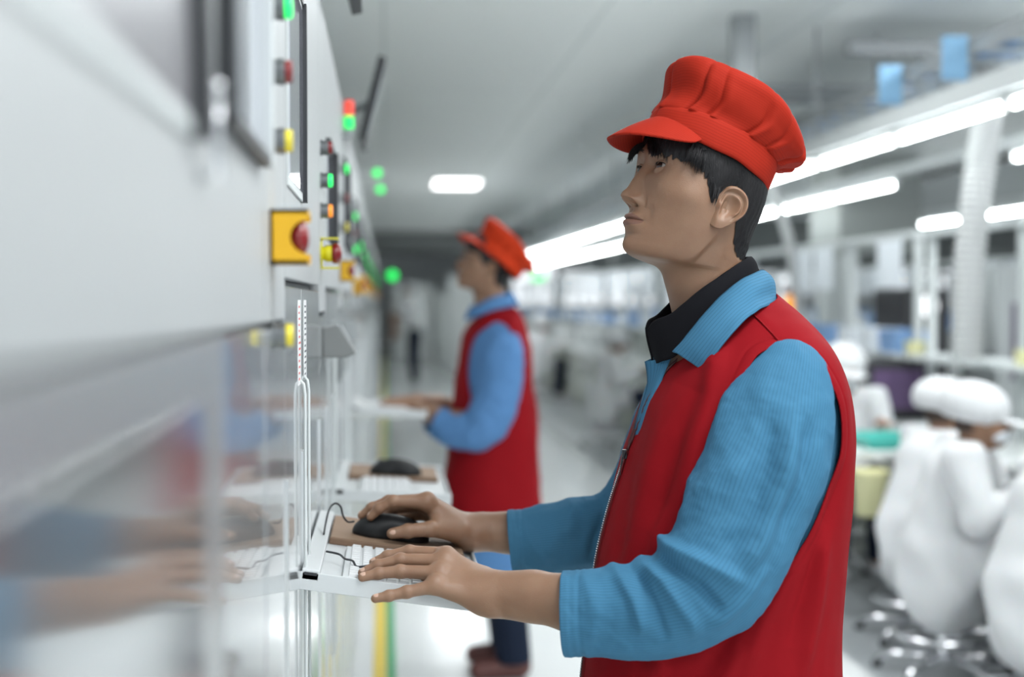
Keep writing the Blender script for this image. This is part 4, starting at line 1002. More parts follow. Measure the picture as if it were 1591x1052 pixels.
collar('collar', [(1046, 547, .058), (1064, 527, .070), (1088, 497, .078), (1118, 463, .076), (1150, 436, .062), (1174, 424, .034), (1184, 421, .0)],
       [(1094, 577, .122), (1104, 560, .132), (1124, 534, .138), (1150, 504, .132), (1178, 482, .106), (1200, 472, .060), (1210, 470, .0)], M_shirt, shirt, .003, bulge=.008)
# ---- sleeves
def sleeve(name, path, folds, Ysc, root, parent, m, seed, amp=.004, at_=at, ns=240, nt=220, th=.002):
    P, uv, v, th_, c, T = sleeve_rings(path, at_, ns, nt); N = P - c[:, None]; N /= np.linalg.norm(N, axis=-1, keepdims=True) + 1e-9
    P = ridges(P, N, folds, Ysc, at_, side='near' if folds and Ysc else 'all')
    P = wrinkle(P, N, amp, 9, seed, (1, 1, 1)); P = wrinkle(P, N, amp * .35, 28, seed + 4)
    # rolled hem
    L = v[:, None] * np.ones_like(th_)[None, :]; P = P + N * (.0016 * ss(.975, .985, L) - .0016 * np.exp(-((L - .955) / .006) ** 2))[..., None]
    return cloth_obj(name, P, uv, m, root, parent, th, 1)
sleeve('sleeve', [(1230, 548, 1.995, .030, .03), (1228, 572, 1.972, .054, .050), (1220, 615, 1.952, .070, .064), (1205, 684, 1.935, .080, .076), (1174, 770, 1.925, .081, .080), (1139, 848, 1.915, .082, .078), (1098, 905, 1.912, .082, .076), (1045, 938, 1.925, .073, .070), (985, 950, 1.945, .066, .064), (925, 955, 1.962, .060, .060), (876, 956, 1.972, .0580, .058)],
       [([(1020, 850), (1060, 862), (1110, 880), (1150, 905)], 1.86, .013, .010), ([(1024, 826), (1070, 800), (1120, 760), (1180, 700)], 1.86, .010, .018), ([(1030, 872), (1080, 905), (1120, 950)], 1.86, -.012, .008),
        ([(1000, 880), (1030, 905), (1070, 960), (1080, 990)], 1.87, .009, .009), ([(960, 890), (985, 930), (1000, 990)], 1.88, .007, .009), ([(985, 885), (1010, 930), (1035, 1000)], 1.88, -.006, .007), ([(1240, 640), (1215, 740), (1175, 840), (1130, 900)], 1.86, .013, .012), ([(1205, 620), (1185, 720), (1140, 830), (1090, 880)], 1.86, -.009, .014), ([(1180, 575), (1135, 650), (1085, 745), (1045, 825)], 1.86, .013, .010), ([(1150, 580), (1105, 650)], 1.88, -.012, .010),
        ([(1262, 640), (1240, 740), (1200, 840)], 1.87, -.008, .010), ([(1150, 600), (1130, 700), (1090, 800)], 1.87, .006, .016), ([(1190, 870), (1150, 920), (1100, 975)], 1.86, .008, .010), ([(905, 890), (925, 940), (920, 1010)], 1.9, .004, .010)], 2.0, ROOT, man, M_shirt, 3, .0055)
sleeve('sleeve', [(1112, 560, 2.30, .06, .05), (1085, 610, 2.32, .075, .065), (1042, 700, 2.35, .078, .070), (1010, 770, 2.375, .074, .070), (975, 808, 2.39, .068, .064), (925, 828, 2.405, .062, .060), (860, 835, 2.42, .060, .057), (793, 841, 2.43, .0545, .055)],
       [([(960, 760), (950, 800), (960, 850)], 2.33, .008, .009), ([(935, 780), (900, 800), (880, 850)], 2.33, .006, .012), ([(905, 775), (870, 830), (850, 880)], 2.34, .004, .012), ([(945, 790), (925, 840), (920, 880)], 2.33, -.006, .008), ([(805, 800), (830, 850), (855, 890)], 2.36, .003, .008)], 2.6, ROOT, man, M_shirt, 8, .0045)
# trousers and shoes, below the picture
def trousers_sdf(y, hx, k=.0):
    def f(P):
        d = d_ell(P, (hx - .035, y, .88), (.108, .150, .12))
        for s in (-1, 1): d = smin(d, d_chain(P, [(hx - .02, y + s * .085, .82), (hx - .02, y + s * .10, .47), (hx + .02, y + s * .11, .07)], [.088, .076, .068], .03), .03)
        return smax(d, .06 - P[:, 2], .004)
    return f
def shoes(x, y, root, parent, m):
    for s in (-1, 1):
        v, f = surfnet(lambda P: smax(smin(d_cap(P, (x + .03, y + s * .11, .045), (x - .12, y + s * .125, .034), .045, .036), d_cap(P, (x + .03, y + s * .11, .05), (x + .02, y + s * .11, .09), .042, .046), .02), -P[:, 2] + .001, .004), (x - .2, y + s * .11 - .07, -.01), (x + .12, y + s * .11 + .07, .15), .006)
        mesh('shoe', v - np.array(root), f, m, parent, smooth=True)
v, f = surfnet(trousers_sdf(Y0, .53), (.33, Y0 - .28, .03), (.73, Y0 + .28, 1.06), .009); mesh('trousers', v - np.array(ROOT), f, M_navy, man, smooth=True)
shoes(.55, Y0, ROOT, man, M_shoe)
# ================================================================ the man in the background, at the fourth cabinet
YB = 5.40; RB = Vector((.40, YB, 0))
man2 = empty('person', RB, 0, 'person in orange-red cap and red vest farther down the aisle, typing at a cabinet', 'person')
HB = head_frame(at(752, 418, YB), R(8), R(20)) @ Matrix.Scale(1.02, 4)
K = lambda px, py, dy=0: tuple(at(px, py, YB + dy))
def body2(P):
    y = YB; d = d_cap(P, K(755, 455), K(765, 500), .048, .056); d = smin(d, d_ell(P, K(770, 580), (.10, .15, .20)), .06); d = smin(d, d_ell(P, K(762, 695), (.09, .14, .16)), .08)
    for s, ch in ((-1, [K(740, 655, -.18), K(710, 655, -.15), K(672, 645, -.10), K(640, 628, -.05)]), (1, [K(730, 640, .18), K(705, 636, .15), K(680, 628, .12), K(650, 622, .08)])):
        d = smin(d, d_chain(P, ch, [.04, .038, .034, .026], .02), .02)
        w_ = Vector(ch[-1]); d = smin(d, d_cap(P, w_, w_ + Vector((-.075, 0, -.004)), .024, .020), .01)
        for j in range(4):
            a = w_ + Vector((-.07, (j - 1.5) * .020, 0)); d = smin(d, d_chain(P, [a, a + Vector((-.045, 0, .004)), a + Vector((-.075, 0, -.020))], [.0105, .009, .0075], .003), .004)
        a = w_ + Vector((-.02, -.02, -.008)); d = smin(d, d_chain(P, [a, a + Vector((-.035, -.022, -.006)), a + Vector((-.06, -.022, -.012))], [.013, .0105, .008], .003), .006)
    for s in (-1, 1): d = smin(d, d_chain(P, [(.42, y + s * .085, .80), (.43, y + s * .1, .46), (.46, y + s * .11, .07)], [.06, .052, .036], .02), .03)
    return d
bv, bf = surfnet(body2, (-.02, YB - .32, 0), (.62, YB + .32, 1.46), .0075)
# drop the trunk: keep arms with hands at this density, trunk is under the clothes
av = np.concatenate([xf(HB, hv), bv]); af = hf + [tuple(f + len(hv)) for f in bf]
mesh('body', av - np.array(RB), af, None, man2, smooth=True, mats=[M_skin, M_lip], fm=np.concatenate([hm, np.zeros(len(bf), int)]))
eyes(HB, RB, man2)
make_hair(man2, HB, RB, M_hair, .052)
HCB = head_frame(at(768, 407, YB), R(8), R(38)); 
M_cap2 = cloth('orange_cap_cloth', (.52, .040, .010), .7, None)
make_cap(HCB, RB, man2, M_cap2, A=.112, B=.094, seed=9, visL=.07, droop=24, hk=.92, back=.012)
# glasses seen edge on
b = MB(); t_ = [HB @ Vector(p) - RB for p in ((.0, .078, .02), (.07, .070, .022), (.092, .055, .022))]; b.tube(t_, .0018, 6)
for s in (-1, 1): b.tube([HB @ Vector((.096, s * .031 + .022 * math.cos(a), .018 + .017 * math.sin(a))) - RB for a in np.linspace(0, 2 * math.pi, 20)], .0014, 6)
b.tube([HB @ Vector((.097, -.009, .02)) - RB, HB @ Vector((.097, .009, .02)) - RB], .0014, 6); b.build('glasses', M_dark, man2)
V2 = [(730, 502, 772, 478, .075, 797, 472), (722, 516, 776, 486, .12, 808, 484), (714, 545, 782, 504, .17, 816, 502), (708, 580, 784, 535, .195, 822, 535), (702, 630, 778, 590, .20, 828, 590), (697, 680, 770, 650, .20, 834, 650), (690, 730, 764, 720, .20, 838, 720), (686, 765, 762, 770, .205, 840, 768), (685, 790, 762, 790, .205, 841, 782)]
P, v_, ph = torso_rings(V2, YB, 150, 180); N = normals(P); P = wrinkle(P, N, .007, 6, 5)
uv = np.stack([ph[None, :] * .2 * np.ones((len(v_), 1)), v_[:, None] * .8 * np.ones((1, len(ph)))], -1)
AH2 = [at(*q, YB - .17) for q in ((758, 507), (775, 500), (792, 512), (801, 545), (802, 590), (792, 640), (775, 672), (752, 668), (738, 640), (728, 600), (728, 560), (738, 525))]
W2_ = smooth_poly([(q.x, q.z) for q in AH2]); W2c = W2_ + [W2_[0]]; d_, _ = pdist(P[..., 0], P[..., 2], W2c); ins = np.zeros(d_.shape, bool)
for (x1, z1), (x2, z2) in zip(W2c[:-1], W2c[1:]): ins ^= ((z1 > P[..., 2]) != (z2 > P[..., 2])) & (P[..., 0] < (x2 - x1) * (P[..., 2] - z1) / (z2 - z1 + 1e-12) + x1)
cloth_obj('vest', P, uv, M_vest, RB, man2, .004, 1, np.where(ins, -d_, d_))
P2, v2, ph2 = torso_rings(V2[:8] + [(686, 800, 762, 800, .208, 841, 795), (690, 850, 764, 850, .212, 843, 850), (694, 893, 766, 893, .215, 845, 893)], YB, 90, 120, grow=-.01)
uv2 = np.stack([ph2[None, :] * .17 * np.ones((len(v2), 1)), v2[:, None] * .8 * np.ones((1, len(ph2)))], -1)
M_shirt2 = cloth('blue_cloth', (.09, .21, .42), .8, None)
sh2 = cloth_obj('shirt', P2, uv2, M_shirt2, RB, man2, .002, -1)
SL = [(784, 520, YB - .165, .05, .045), (782, 545, YB - .18, .075, .06), (777, 590, YB - .19, .085, .072), (764, 640, YB - .20, .085, .072), (742, 668, YB - .195, .078, .07), (712, 668, YB - .17, .070, .062), (682, 657, YB - .13, .058, .055)]
sleeve('sleeve', SL, [], None, RB, man2, M_shirt2, 4, .009, ns=110, nt=90)
sleeve('sleeve', [(p[0] - 12, p[1] - 8 * (i > 3), 2 * YB - p[2], p[3], p[4]) for i, p in enumerate(SL)], [], None, RB, man2, M_shirt2, 6, .009, ns=110, nt=90)
b = MB(); ring = []; 
for j, (r_, dz) in enumerate(((.070, .035), (.078, .030), (.092, .0), (.098, -.014))):
    for k in range(41): a = 2 * math.pi * k / 40; ring.append(at(762, 478, YB) + Vector((-math.cos(a) * r_ * 1.05 + .004, math.sin(a) * r_ * .95, dz - .030 * math.cos(a) + .004 * math.sin(3 * a))) - RB)
o = mesh('collar', ring, grid_faces(4, 41, False), M_shirt2, sh2, smooth=True); solid(o, .003, 0)
v, f = surfnet(trousers_sdf(YB, .46), (.26, YB - .28, .03), (.66, YB + .28, 1.06), .012); mesh('trousers', v - np.array(RB), f, M_navy, man2, smooth=True)
shoes(.47, YB, RB, man2, M_shoe)
# ================================================================ production lines on the right of the hall
rh = random.Random(21); M_crate = mat('crate_dark', (.03, .03, .035), .5)
M_leg = mat('bench_leg_paint', (.62, .65, .56), .4); M_top = mat('bench_top', (.66, .69, .68), .35); M_blue = mat('blue_bin', (.22, .38, .66), .45); M_pale = mat('pale_sheet', (.86, .90, .95), .6)
M_yell = mat('pale_yellow', (.76, .74, .42), .5); M_teal = mat('teal_tray', (.05, .42, .36), .4); M_or = mat('orange_plastic', (.85, .30, .02), .45); M_lb = mat('light_blue_cloth', (.30, .55, .80), .8)
M_smock = mat('white_smock', (.68, .69, .70), .75, sss=.1); add_noise(M_smock, 9, .05, .4, 16)
M_capw = mat('white_cap', (.62, .63, .64), .7); M_mask = mat('face_mask', (.72, .76, .80), .7); M_purple = mat('purple_screen', (.11, .065, .15), .4)
def bench(label):
    t = empty('workbench', (0, 0, 0), 0, label, 'workbench', 'workbenches of the production line')
    MB().box(0, .62, 0, 1.2, .715, .75).build('tabletop', M_top, t, bevel=.004)
    for x in (.03, .57):
        for y in (.04, 1.14): MB().box(x - .02, x + .02, y - .02, y + .02, 0, .715).build('leg', M_leg, t)
    MB().box(.01, .05, .06, 1.12, .16, .20).build('foot_rail', M_leg, t)
    MB().box(.05, .57, .02, 1.16, .30, .315).build('lower_shelf', M_top, t)
    for y in (.04, 1.16): MB().box(.42, .46, y - .02, y + .02, .75, 1.80).build('upright', M_lgrey, t)
    MB().box(.28, .60, 0, 1.2, 1.095, 1.12).build('upper_shelf', M_lgrey, t)
    MB().box(.40, .48, .0, 1.2, 1.77, 1.81).build('top_rail', M_lgrey, t); return t
def bin_(label, m_, sx=.2, sy=.28, sz=.13):
    b = MB(); k = .9
    vs = []
    for q, z in ((k, 0), (1, sz), (.95, sz), (k * .93, .006)): vs += [(-sx / 2 * q, -sy / 2 * q, z), (sx / 2 * q, -sy / 2 * q, z), (sx / 2 * q, sy / 2 * q, z), (-sx / 2 * q, sy / 2 * q, z)]
    b.add(vs, [(3, 2, 1, 0)] + [(i + o_, (i + 1) % 4 + o_, (i + 1) % 4 + 4 + o_, i + 4 + o_) for o_ in (0, 4, 8) for i in range(4)] + [(12, 13, 14, 15)])
    o = b.build('parts_bin', m_); return tag(o, label, 'bin', 'parts bins on the bench shelves')
def sheet(label):
    o = MB().box(0, .004, -.2, .2, -.28, 0).build('hanging_sheet', M_pale); return tag(o, label, 'sheet', 'pale sheets hung over the benches')
def tester(label):
    t = empty('test_unit', (0, 0, 0), 0, label, 'machine', 'white bench units on the line')
    MB().box(-.16, .16, -.2, .2, 0, .30).build('housing', M_white, t, bevel=.02); MB().box(-.165, -.16, -.14, .14, .10, .24).build('front_panel', M_greyp, t); MB().box(-.19, -.16, -.17, .17, .01, .035).build('base_plate', M_alu, t); return t
def lamp_unit(label):
    t = empty('tube_lamp', (0, 0, 0), 0, label, 'lamp', 'tube lamps over the production line')
    MB().box(-.022, .022, .0, 1.2, .020, .05).build('housing', M_white, t, bevel=.006)
    MB().cyl((0, .02, 0), (0, 1.18, 0), .015, 12).build('tube', M_tube, t)
    for y in (.01, 1.18): MB().box(-.02, .02, y, y + .012, -.016, .02).build('end_cap', M_white, t)
    return t
bp = bench('workbench in the long row on the right of the aisle'); b1 = bin_('blue parts bin on a bench shelf down the line', M_blue); b2 = bin_('pale parts bin on a bench shelf down the line', M_pale); sp_ = sheet('pale sheet hung above the benches down the line'); tp = tester('white bench unit standing on the line')
_cnt = ['number ' + w_ for w_ in 'one two three four five six seven eight nine ten eleven twelve thirteen fourteen fifteen sixteen seventeen eighteen nineteen twenty twenty-one'.split()]
first = {'b': 1, '1': 1, '2': 1, 's': 1, 't': 1}
def put(k, proto, loc, rz=0):
    if first[k]: first[k] = 0; proto.location = loc; proto.rotation_euler = (0, 0, rz); return proto
    return copy_tree(proto, loc, rz)
for row, (X, Ya, Yb) in enumerate(((2.56, 7.75, 31), (5.2, 10.6, 32), (8.4, 13, 33))):
    y = Ya
    while y < Yb:
        q_ = put('b', bp, (X, y, 0)); q_['label'] = 'workbench %s along the %s of three bench rows' % (_cnt[int(round((y - Ya) / 1.24))], ('nearest', 'middle', 'farthest')[row])
        bn = '%s of the %s row' % (_cnt[int(round((y - Ya) / 1.24))], ('nearest', 'middle', 'farthest')[row])
        for j in range(3):
            r_ = rh.random(); q_ = put('1' if r_ < .6 else '2', b1 if r_ < .6 else b2, (X + .42, y + .22 + j * .38, 1.1205)); q_['label'] = '%s parts bin, %s on the shelf of workbench %s' % ('blue' if r_ < .6 else 'pale', ('nearest', 'middle', 'farthest')[j], bn)
        if rh.random() < .85: put('s', sp_, (X + .39, y + .35 + .1 * rh.random(), 1.77))['label'] = 'pale sheet hung at the near end of workbench ' + bn
        if rh.random() < .7: put('s', sp_, (X + .39, y + .85, 1.77))['label'] = 'pale sheet hung at the far end of workbench ' + bn
        if rh.random() < .8: put('t', tp, (X + .24, y + rh.uniform(.3, .8), .7505))['label'] = 'white unit standing on workbench ' + bn
        y += 1.24
# nearer benches with their workers, the row at the right edge
for y, lb in ((3.95, 'workbench at the right edge before the nearest seated worker'), (5.19, 'workbench in front of the two seated workers in white'), (6.43, 'workbench right of the worker who faces the camera')): copy_tree(bp, (2.56, y, 0), 0, lb)
lp = lamp_unit('tube lamp in the upper of two lamp rows over the line'); lp.location = (2.5, 4.3, 2.2)
_cn2 = [w_.replace('number ', '') for w_ in _cnt] + ['twenty-two', 'twenty-three', 'twenty-four', 'twenty-five']
lp['label'] = 'tube lamp one of the upper lamp row, counted from the camera'
for i in range(1, 24): copy_tree(lp, (2.5, 4.3 + 1.24 * i, 2.2), label='tube lamp %s of the upper lamp row, counted from the camera' % _cn2[i])
for i in range(0, 20): copy_tree(lp, (3.45, 9.35 + 1.24 * i, 2.2), 0, 'tube lamp %s of the lower lamp row, counted from the camera' % _cn2[i])
copy_tree(lp, (3.45, 6.35, 2.2), 0, 'tube lamp cut by the right edge, beside the ribbed white hose')
for i in range(0, 18): copy_tree(lp, (5.55, 10.5 + 1.24 * i, 2.2), 0, 'tube lamp %s over the middle bench row at the back' % _cn2[i])
for i in range(0, 16): copy_tree(lp, (8.8, 12 + 1.24 * i, 2.2), 0, 'tube lamp %s over the farthest bench row at the back' % _cn2[i])
# carriers above the lamps
def beam(name, x0, x1, y0, y1, z0, z1, m_, label, cat): o = MB().box(x0, x1, y0, y1, z0, z1).build(name, m_, None, bevel=.004); return tag(o, label, cat)
t = empty('lamp_carrier', (2.5, 4.2, 2.25), 0, 'long light grey beam that carries the upper lamp row', 'beam')
MB().box(-.06, .06, 0, 30, .0, .09).build('rail', M_lgrey, t)
for i in range(9): MB().cyl((0, .3 + i * 3.6, .09), (0, .3 + i * 3.6, .749), .008, 8).build('hanger', M_greyp, t)
t = empty('lamp_carrier', (3.45, 6.3, 2.25), 0, 'long light grey beam that carries the lower lamp row', 'beam')
MB().box(-.05, .05, 0, 28, .0, .07).build('rail', M_lgrey, t)
for i in range(8): MB().cyl((0, .3 + i * 3.6, .07), (0, .3 + i * 3.6, .749), .008, 8).build('hanger', M_greyp, t)
for x, yy in ((5.55, 10.4), (8.8, 11.9)):
    t = empty('lamp_carrier', (x, yy, 2.25), 0, 'grey beam over the %s bench row' % ('second' if x < 6 else 'third'), 'beam'); MB().box(-.05, .05, 0, 21, .0, .07).build('rail', M_lgrey, t)
    for i in range(6): MB().cyl((0, .3 + i * 4, .07), (0, .3 + i * 4, .749), .008, 8).build('hanger', M_greyp, t)
t = empty('cable_ladder', (2.78, 4.2, 2.52), 0, 'cable ladder with blue cables above the upper lamp row', 'cable tray')
MB().box(-.16, -.14, 0, 30, 0, .07).build('side_rail', M_greyp, t); MB().box(.14, .16, 0, 30, 0, .07).build('side_rail', M_greyp, t)
b = MB()
for i in range(100): b.box(-.14, .14, .1 + i * .3, .13 + i * .3, .0, .02)
o = b.build('rungs', M_lgrey, t); o['kind'] = 'stuff'
for k, (dx, m_) in enumerate(((-.09, M_dark), (-.03, M_blue), (.04, M_greyp), (.09, M_blue))):
    pts = [(dx + .02 * math.sin(i * 1.7 + k), i * .5, .045 + .012 * math.sin(i * 2.3 + k * 2)) for i in range(60)]; MB().tube(pts, .022, 8).build('cable_bundle', m_, t, smooth=True)
for i in range(9): MB().cyl((.15, .5 + i * 3.6, .07), (.15, .5 + i * 3.6, .479), .008, 8).build('hanger', M_greyp, t)
def hang_cloth(x, y, z, w_, h, label):
    vs = [(.01 * math.sin(j * 1.3), -w_ / 2 + w_ * j / 12, -h * i / 6) for i in range(7) for j in range(13)]; vs = [(b_, 0 * a, c) if 0 else (b_ , a * .02, c) for a, b_, c in vs]
    o = mesh('hanging_cloth', vs, grid_faces(7, 13, False), M_lb, smooth=True); o.location = (x, y, z); solid(o, .006, 0); return tag(o, label, 'cloth')
hang_cloth(2.54, 6.99, 2.60, .12, .20, 'left of two light blue cloths hanging from the cable ladder')
hang_cloth(2.54, 6.18, 2.60, .12, .20, 'right of two light blue cloths hanging from the cable ladder')
beam('support_post', 2.94, 3.04, 6.0, 6.1, 2.33, 2.999, M_greyp, 'dark grey post below the ceiling at the upper right corner', 'post')
beam('ceiling_pipe', 1.93, 2.05, 7.75, 7.87, 2.56, 2.999, M_greyp, 'grey square drop pipe below the ceiling behind the front man\'s cap', 'pipe')
beam('cross_beam', 2.0, 6.5, 9.0, 9.1, 2.70, 2.80, M_greyp, 'grey beam crossing below the ceiling on the right', 'beam')
for o_ in (7.8,): beam('cross_beam', 2.6, 6.5, o_, o_ + .08, 2.80, 2.87, M_greyp, 'nearer thin grey beam crossing below the ceiling on the right', 'beam')
beam('air_duct', 3.9, 4.5, 7.0, 34, 2.62, 2.96, M_lgrey, 'long pale air duct below the ceiling on the right', 'duct')
beam('air_duct', 6.6, 7.4, 10.0, 34, 2.45, 2.90, M_greyp, 'grey air duct farther right below the ceiling', 'duct')
for i in range(5): beam('dark_girder', 3.8, 13.5, 17 + 3.2 * i, 17.3 + 3.2 * i, 2.02, 2.42, mat('dark_girder_paint', (.10, .11, .11), .6), 'dark girder across the back of the hall, %s from the camera' % ['first', 'second', 'third', 'fourth', 'fifth'][i], 'girder')
beam('ventilation_box', 3.75, 4.45, 11.5, 12.3, 1.80, 2.61, mat('vent_paint', (.30, .32, .31), .6), 'big pale ventilation box hanging under the duct, right of the cap', 'ventilation box')
M_hose = mat('hose_plastic', (.46, .47, .47), .5)
def hose(pts, r, label, ribs=True):
    P_ = [Vector(p) for p in pts]; P_ = [P_[0] * 2 - P_[1]] + P_ + [P_[-1] * 2 - P_[-2]]; out = []
    for i in range(1, len(P_) - 2):
        for k in range(60): s = k / 60; out.append(.5 * ((2 * P_[i]) + (P_[i + 1] - P_[i - 1]) * s + (2 * P_[i - 1] - 5 * P_[i] + 4 * P_[i + 1] - P_[i + 2]) * s * s + (3 * P_[i] - P_[i - 1] - 3 * P_[i + 1] + P_[i + 2]) * s ** 3))
    o = MB().tube(out, [r * (1 + (.08 * math.sin(i * 1.4) if ribs else 0)) for i in range(len(out))], 20).build('ribbed_hose', M_hose, None, smooth=True); return tag(o, label, 'hose')
hose([(2.86, 6.55, 2.62), (2.84, 6.5, 2.35), (2.80, 6.5, 2.05), (2.75, 6.5, 1.6), (2.74, 6.5, 1.13)], .070, 'thick white ribbed hose hanging down to a bench at the right')
hose([(2.72, 10.0, 2.5), (2.78, 10.0, 2.2), (2.90, 10, 1.8), (3.0, 10, 1.13)], .035, 'thin pale hose slanting down behind the front man\'s head')
for i, (x, y) in enumerate(((4.6, 14.5), (4.6, 22))): o = MB().box(x, x + .34, y, y + .34, 0, 2.99).build('column', M_lgrey); o['kind'] = 'structure'
# dark machine with a bright round screen, and other things on the line
t = empty('inspection_machine', (3.48, 9.3, 0), 0, 'dark machine with a bright round window behind the row of seated workers', 'machine')
MB().box(0, .32, 0, .6, 0, 1.5).build('body', mat('machine_dark', (.06, .06, .065), .5), t, bevel=.02); MB().box(-.01, 0, .05, .55, .5, .95).build('door', M_greyp, t)
b = MB(); b.lathe([(.0, .012), (.06, .012), (.07, 0)], (.17, -.001, 1.38), (0, -1, 0), 28); b.build('lit_window', mat('lit_window', (1, 1, 1), .4, emit=(1, .97, 1), est=.9), t)
t = empty('inspection_machine', (4.0, 9.0, 0), 0, 'grey upright machine right of the dark one', 'machine'); MB().box(0, .8, 0, .6, 0, 1.65).build('body', M_lgrey, t, bevel=.02); MB().box(.1, .7, -.012, 0, .9, 1.4).build('window', M_purple, t)
t = empty('orange_item', (2.98, 10.25, 1.1205), 0, 'small orange item with red top on the shelf beside the vest collar', 'item')  # unidentified orange item; its lamp shape and glow are made up
MB().cyl((0, 0, 0), (0, 0, .16), .02).build('post', M_greyp, t); MB().lathe([(0, .15), (.05, .15), (.055, .18), (.05, .30), (.03, .33), (0, .335)], n=20).build('lens', mat('item_orange', (.9, .35, .02), .4, emit=(1, .4, .02), est=.5), t, smooth=True); MB().lathe([(0, .335), (.03, .335), (.028, .375), (0, .38)], n=16).build('cap', M_redc, t, smooth=True)
# side table with the worker who faces the camera
t = empty('side_table', (1.98, 6.2, 0), 0, 'small table end with thick grey leg, right of the front man\'s back', 'table')
MB().box(0, .56, 0, .62, .70, .735).build('tabletop', M_top, t, bevel=.004)
for x, y in ((.04, .05), (.52, .05), (.04, .57), (.52, .57)): MB().box(x - .035, x + .035, y - .035, y + .035, 0, .70).build('leg', M_greyp, t)
t = empty('bucket', (2.14, 6.10, .47), 0, 'pale yellow bucket hung on the front of the small table', 'bucket')
MB().lathe([(0, 0), (.065, 0), (.082, .19), (.088, .195), (.082, .20), (.078, .19), (.062, .008), (0, .008)], n=28).build('pail', M_yell, t, smooth=True); MB().tube([(-.083, 0, .19), (-.05, .03, .25), (0, .09, .285), (.05, .03, .25), (.083, 0, .19)], .004, 8).build('handle', M_alu, t, smooth=True)
o = bin_('flat teal tray on the small table by the vest', M_teal, .34, .42, .05); o.location = (2.36, 6.5, .7355); o['group'] = 'trays on the small table'
t = empty('bowl', (2.46, 6.24, .7355), 0, 'white round dish at the right end of the small table', 'dish'); MB().lathe([(0, 0), (.03, 0), (.055, .03), (.052, .03), (.028, .005), (0, .005)], n=24).build('dish', M_white, t, smooth=True)
for i, y in enumerate((4.6, 6.0)):
    o = bin_('yellow box on the upper shelf, %s' % ('near the right edge' if i == 0 else 'left of the ribbed hose'), M_yell, .09, .10, .07); o.location = (2.95, y + 1.7, 1.1205); o['group'] = 'yellow boxes on the upper shelf'
# ---- stool and worker, made once and copied
def stool(label):
    t = empty('stool', (0, 0, 0), 0, label, 'stool', 'steel stools along the line')
    b = MB(); b.lathe([(0, .37), (.12, .37), (.135, .375), (.135, .395), (.12, .41), (0, .41)], n=28); b.build('seat', M_dark, t, smooth=True)
    MB().cyl((0, 0, .05), (0, 0, .37), .024, 16).build('column', M_chrome, t)
    for k in range(5):
        a = 2 * math.pi * k / 5; MB().tube([(0, 0, .075), (.20 * math.cos(a), .20 * math.sin(a), .055), (.26 * math.cos(a), .26 * math.sin(a), .03)], .014, 8).build('leg', M_chrome, t, smooth=True); MB().lathe([(0, 0), (.02, 0), (.02, .02), (0, .02)], (.26 * math.cos(a), .26 * math.sin(a), .001), n=12).build('foot', M_dark, t)
    b = MB(); b.tube([(.19 * math.cos(a), .19 * math.sin(a), .16) for a in np.linspace(0, 2 * math.pi, 33)], .010, 8); b.build('foot_ring', M_chrome, t, smooth=True); MB().tube([(-.19, 0, .16), (.19, 0, .16)], .007, 8).build('ring_spoke', M_chrome, t); return t
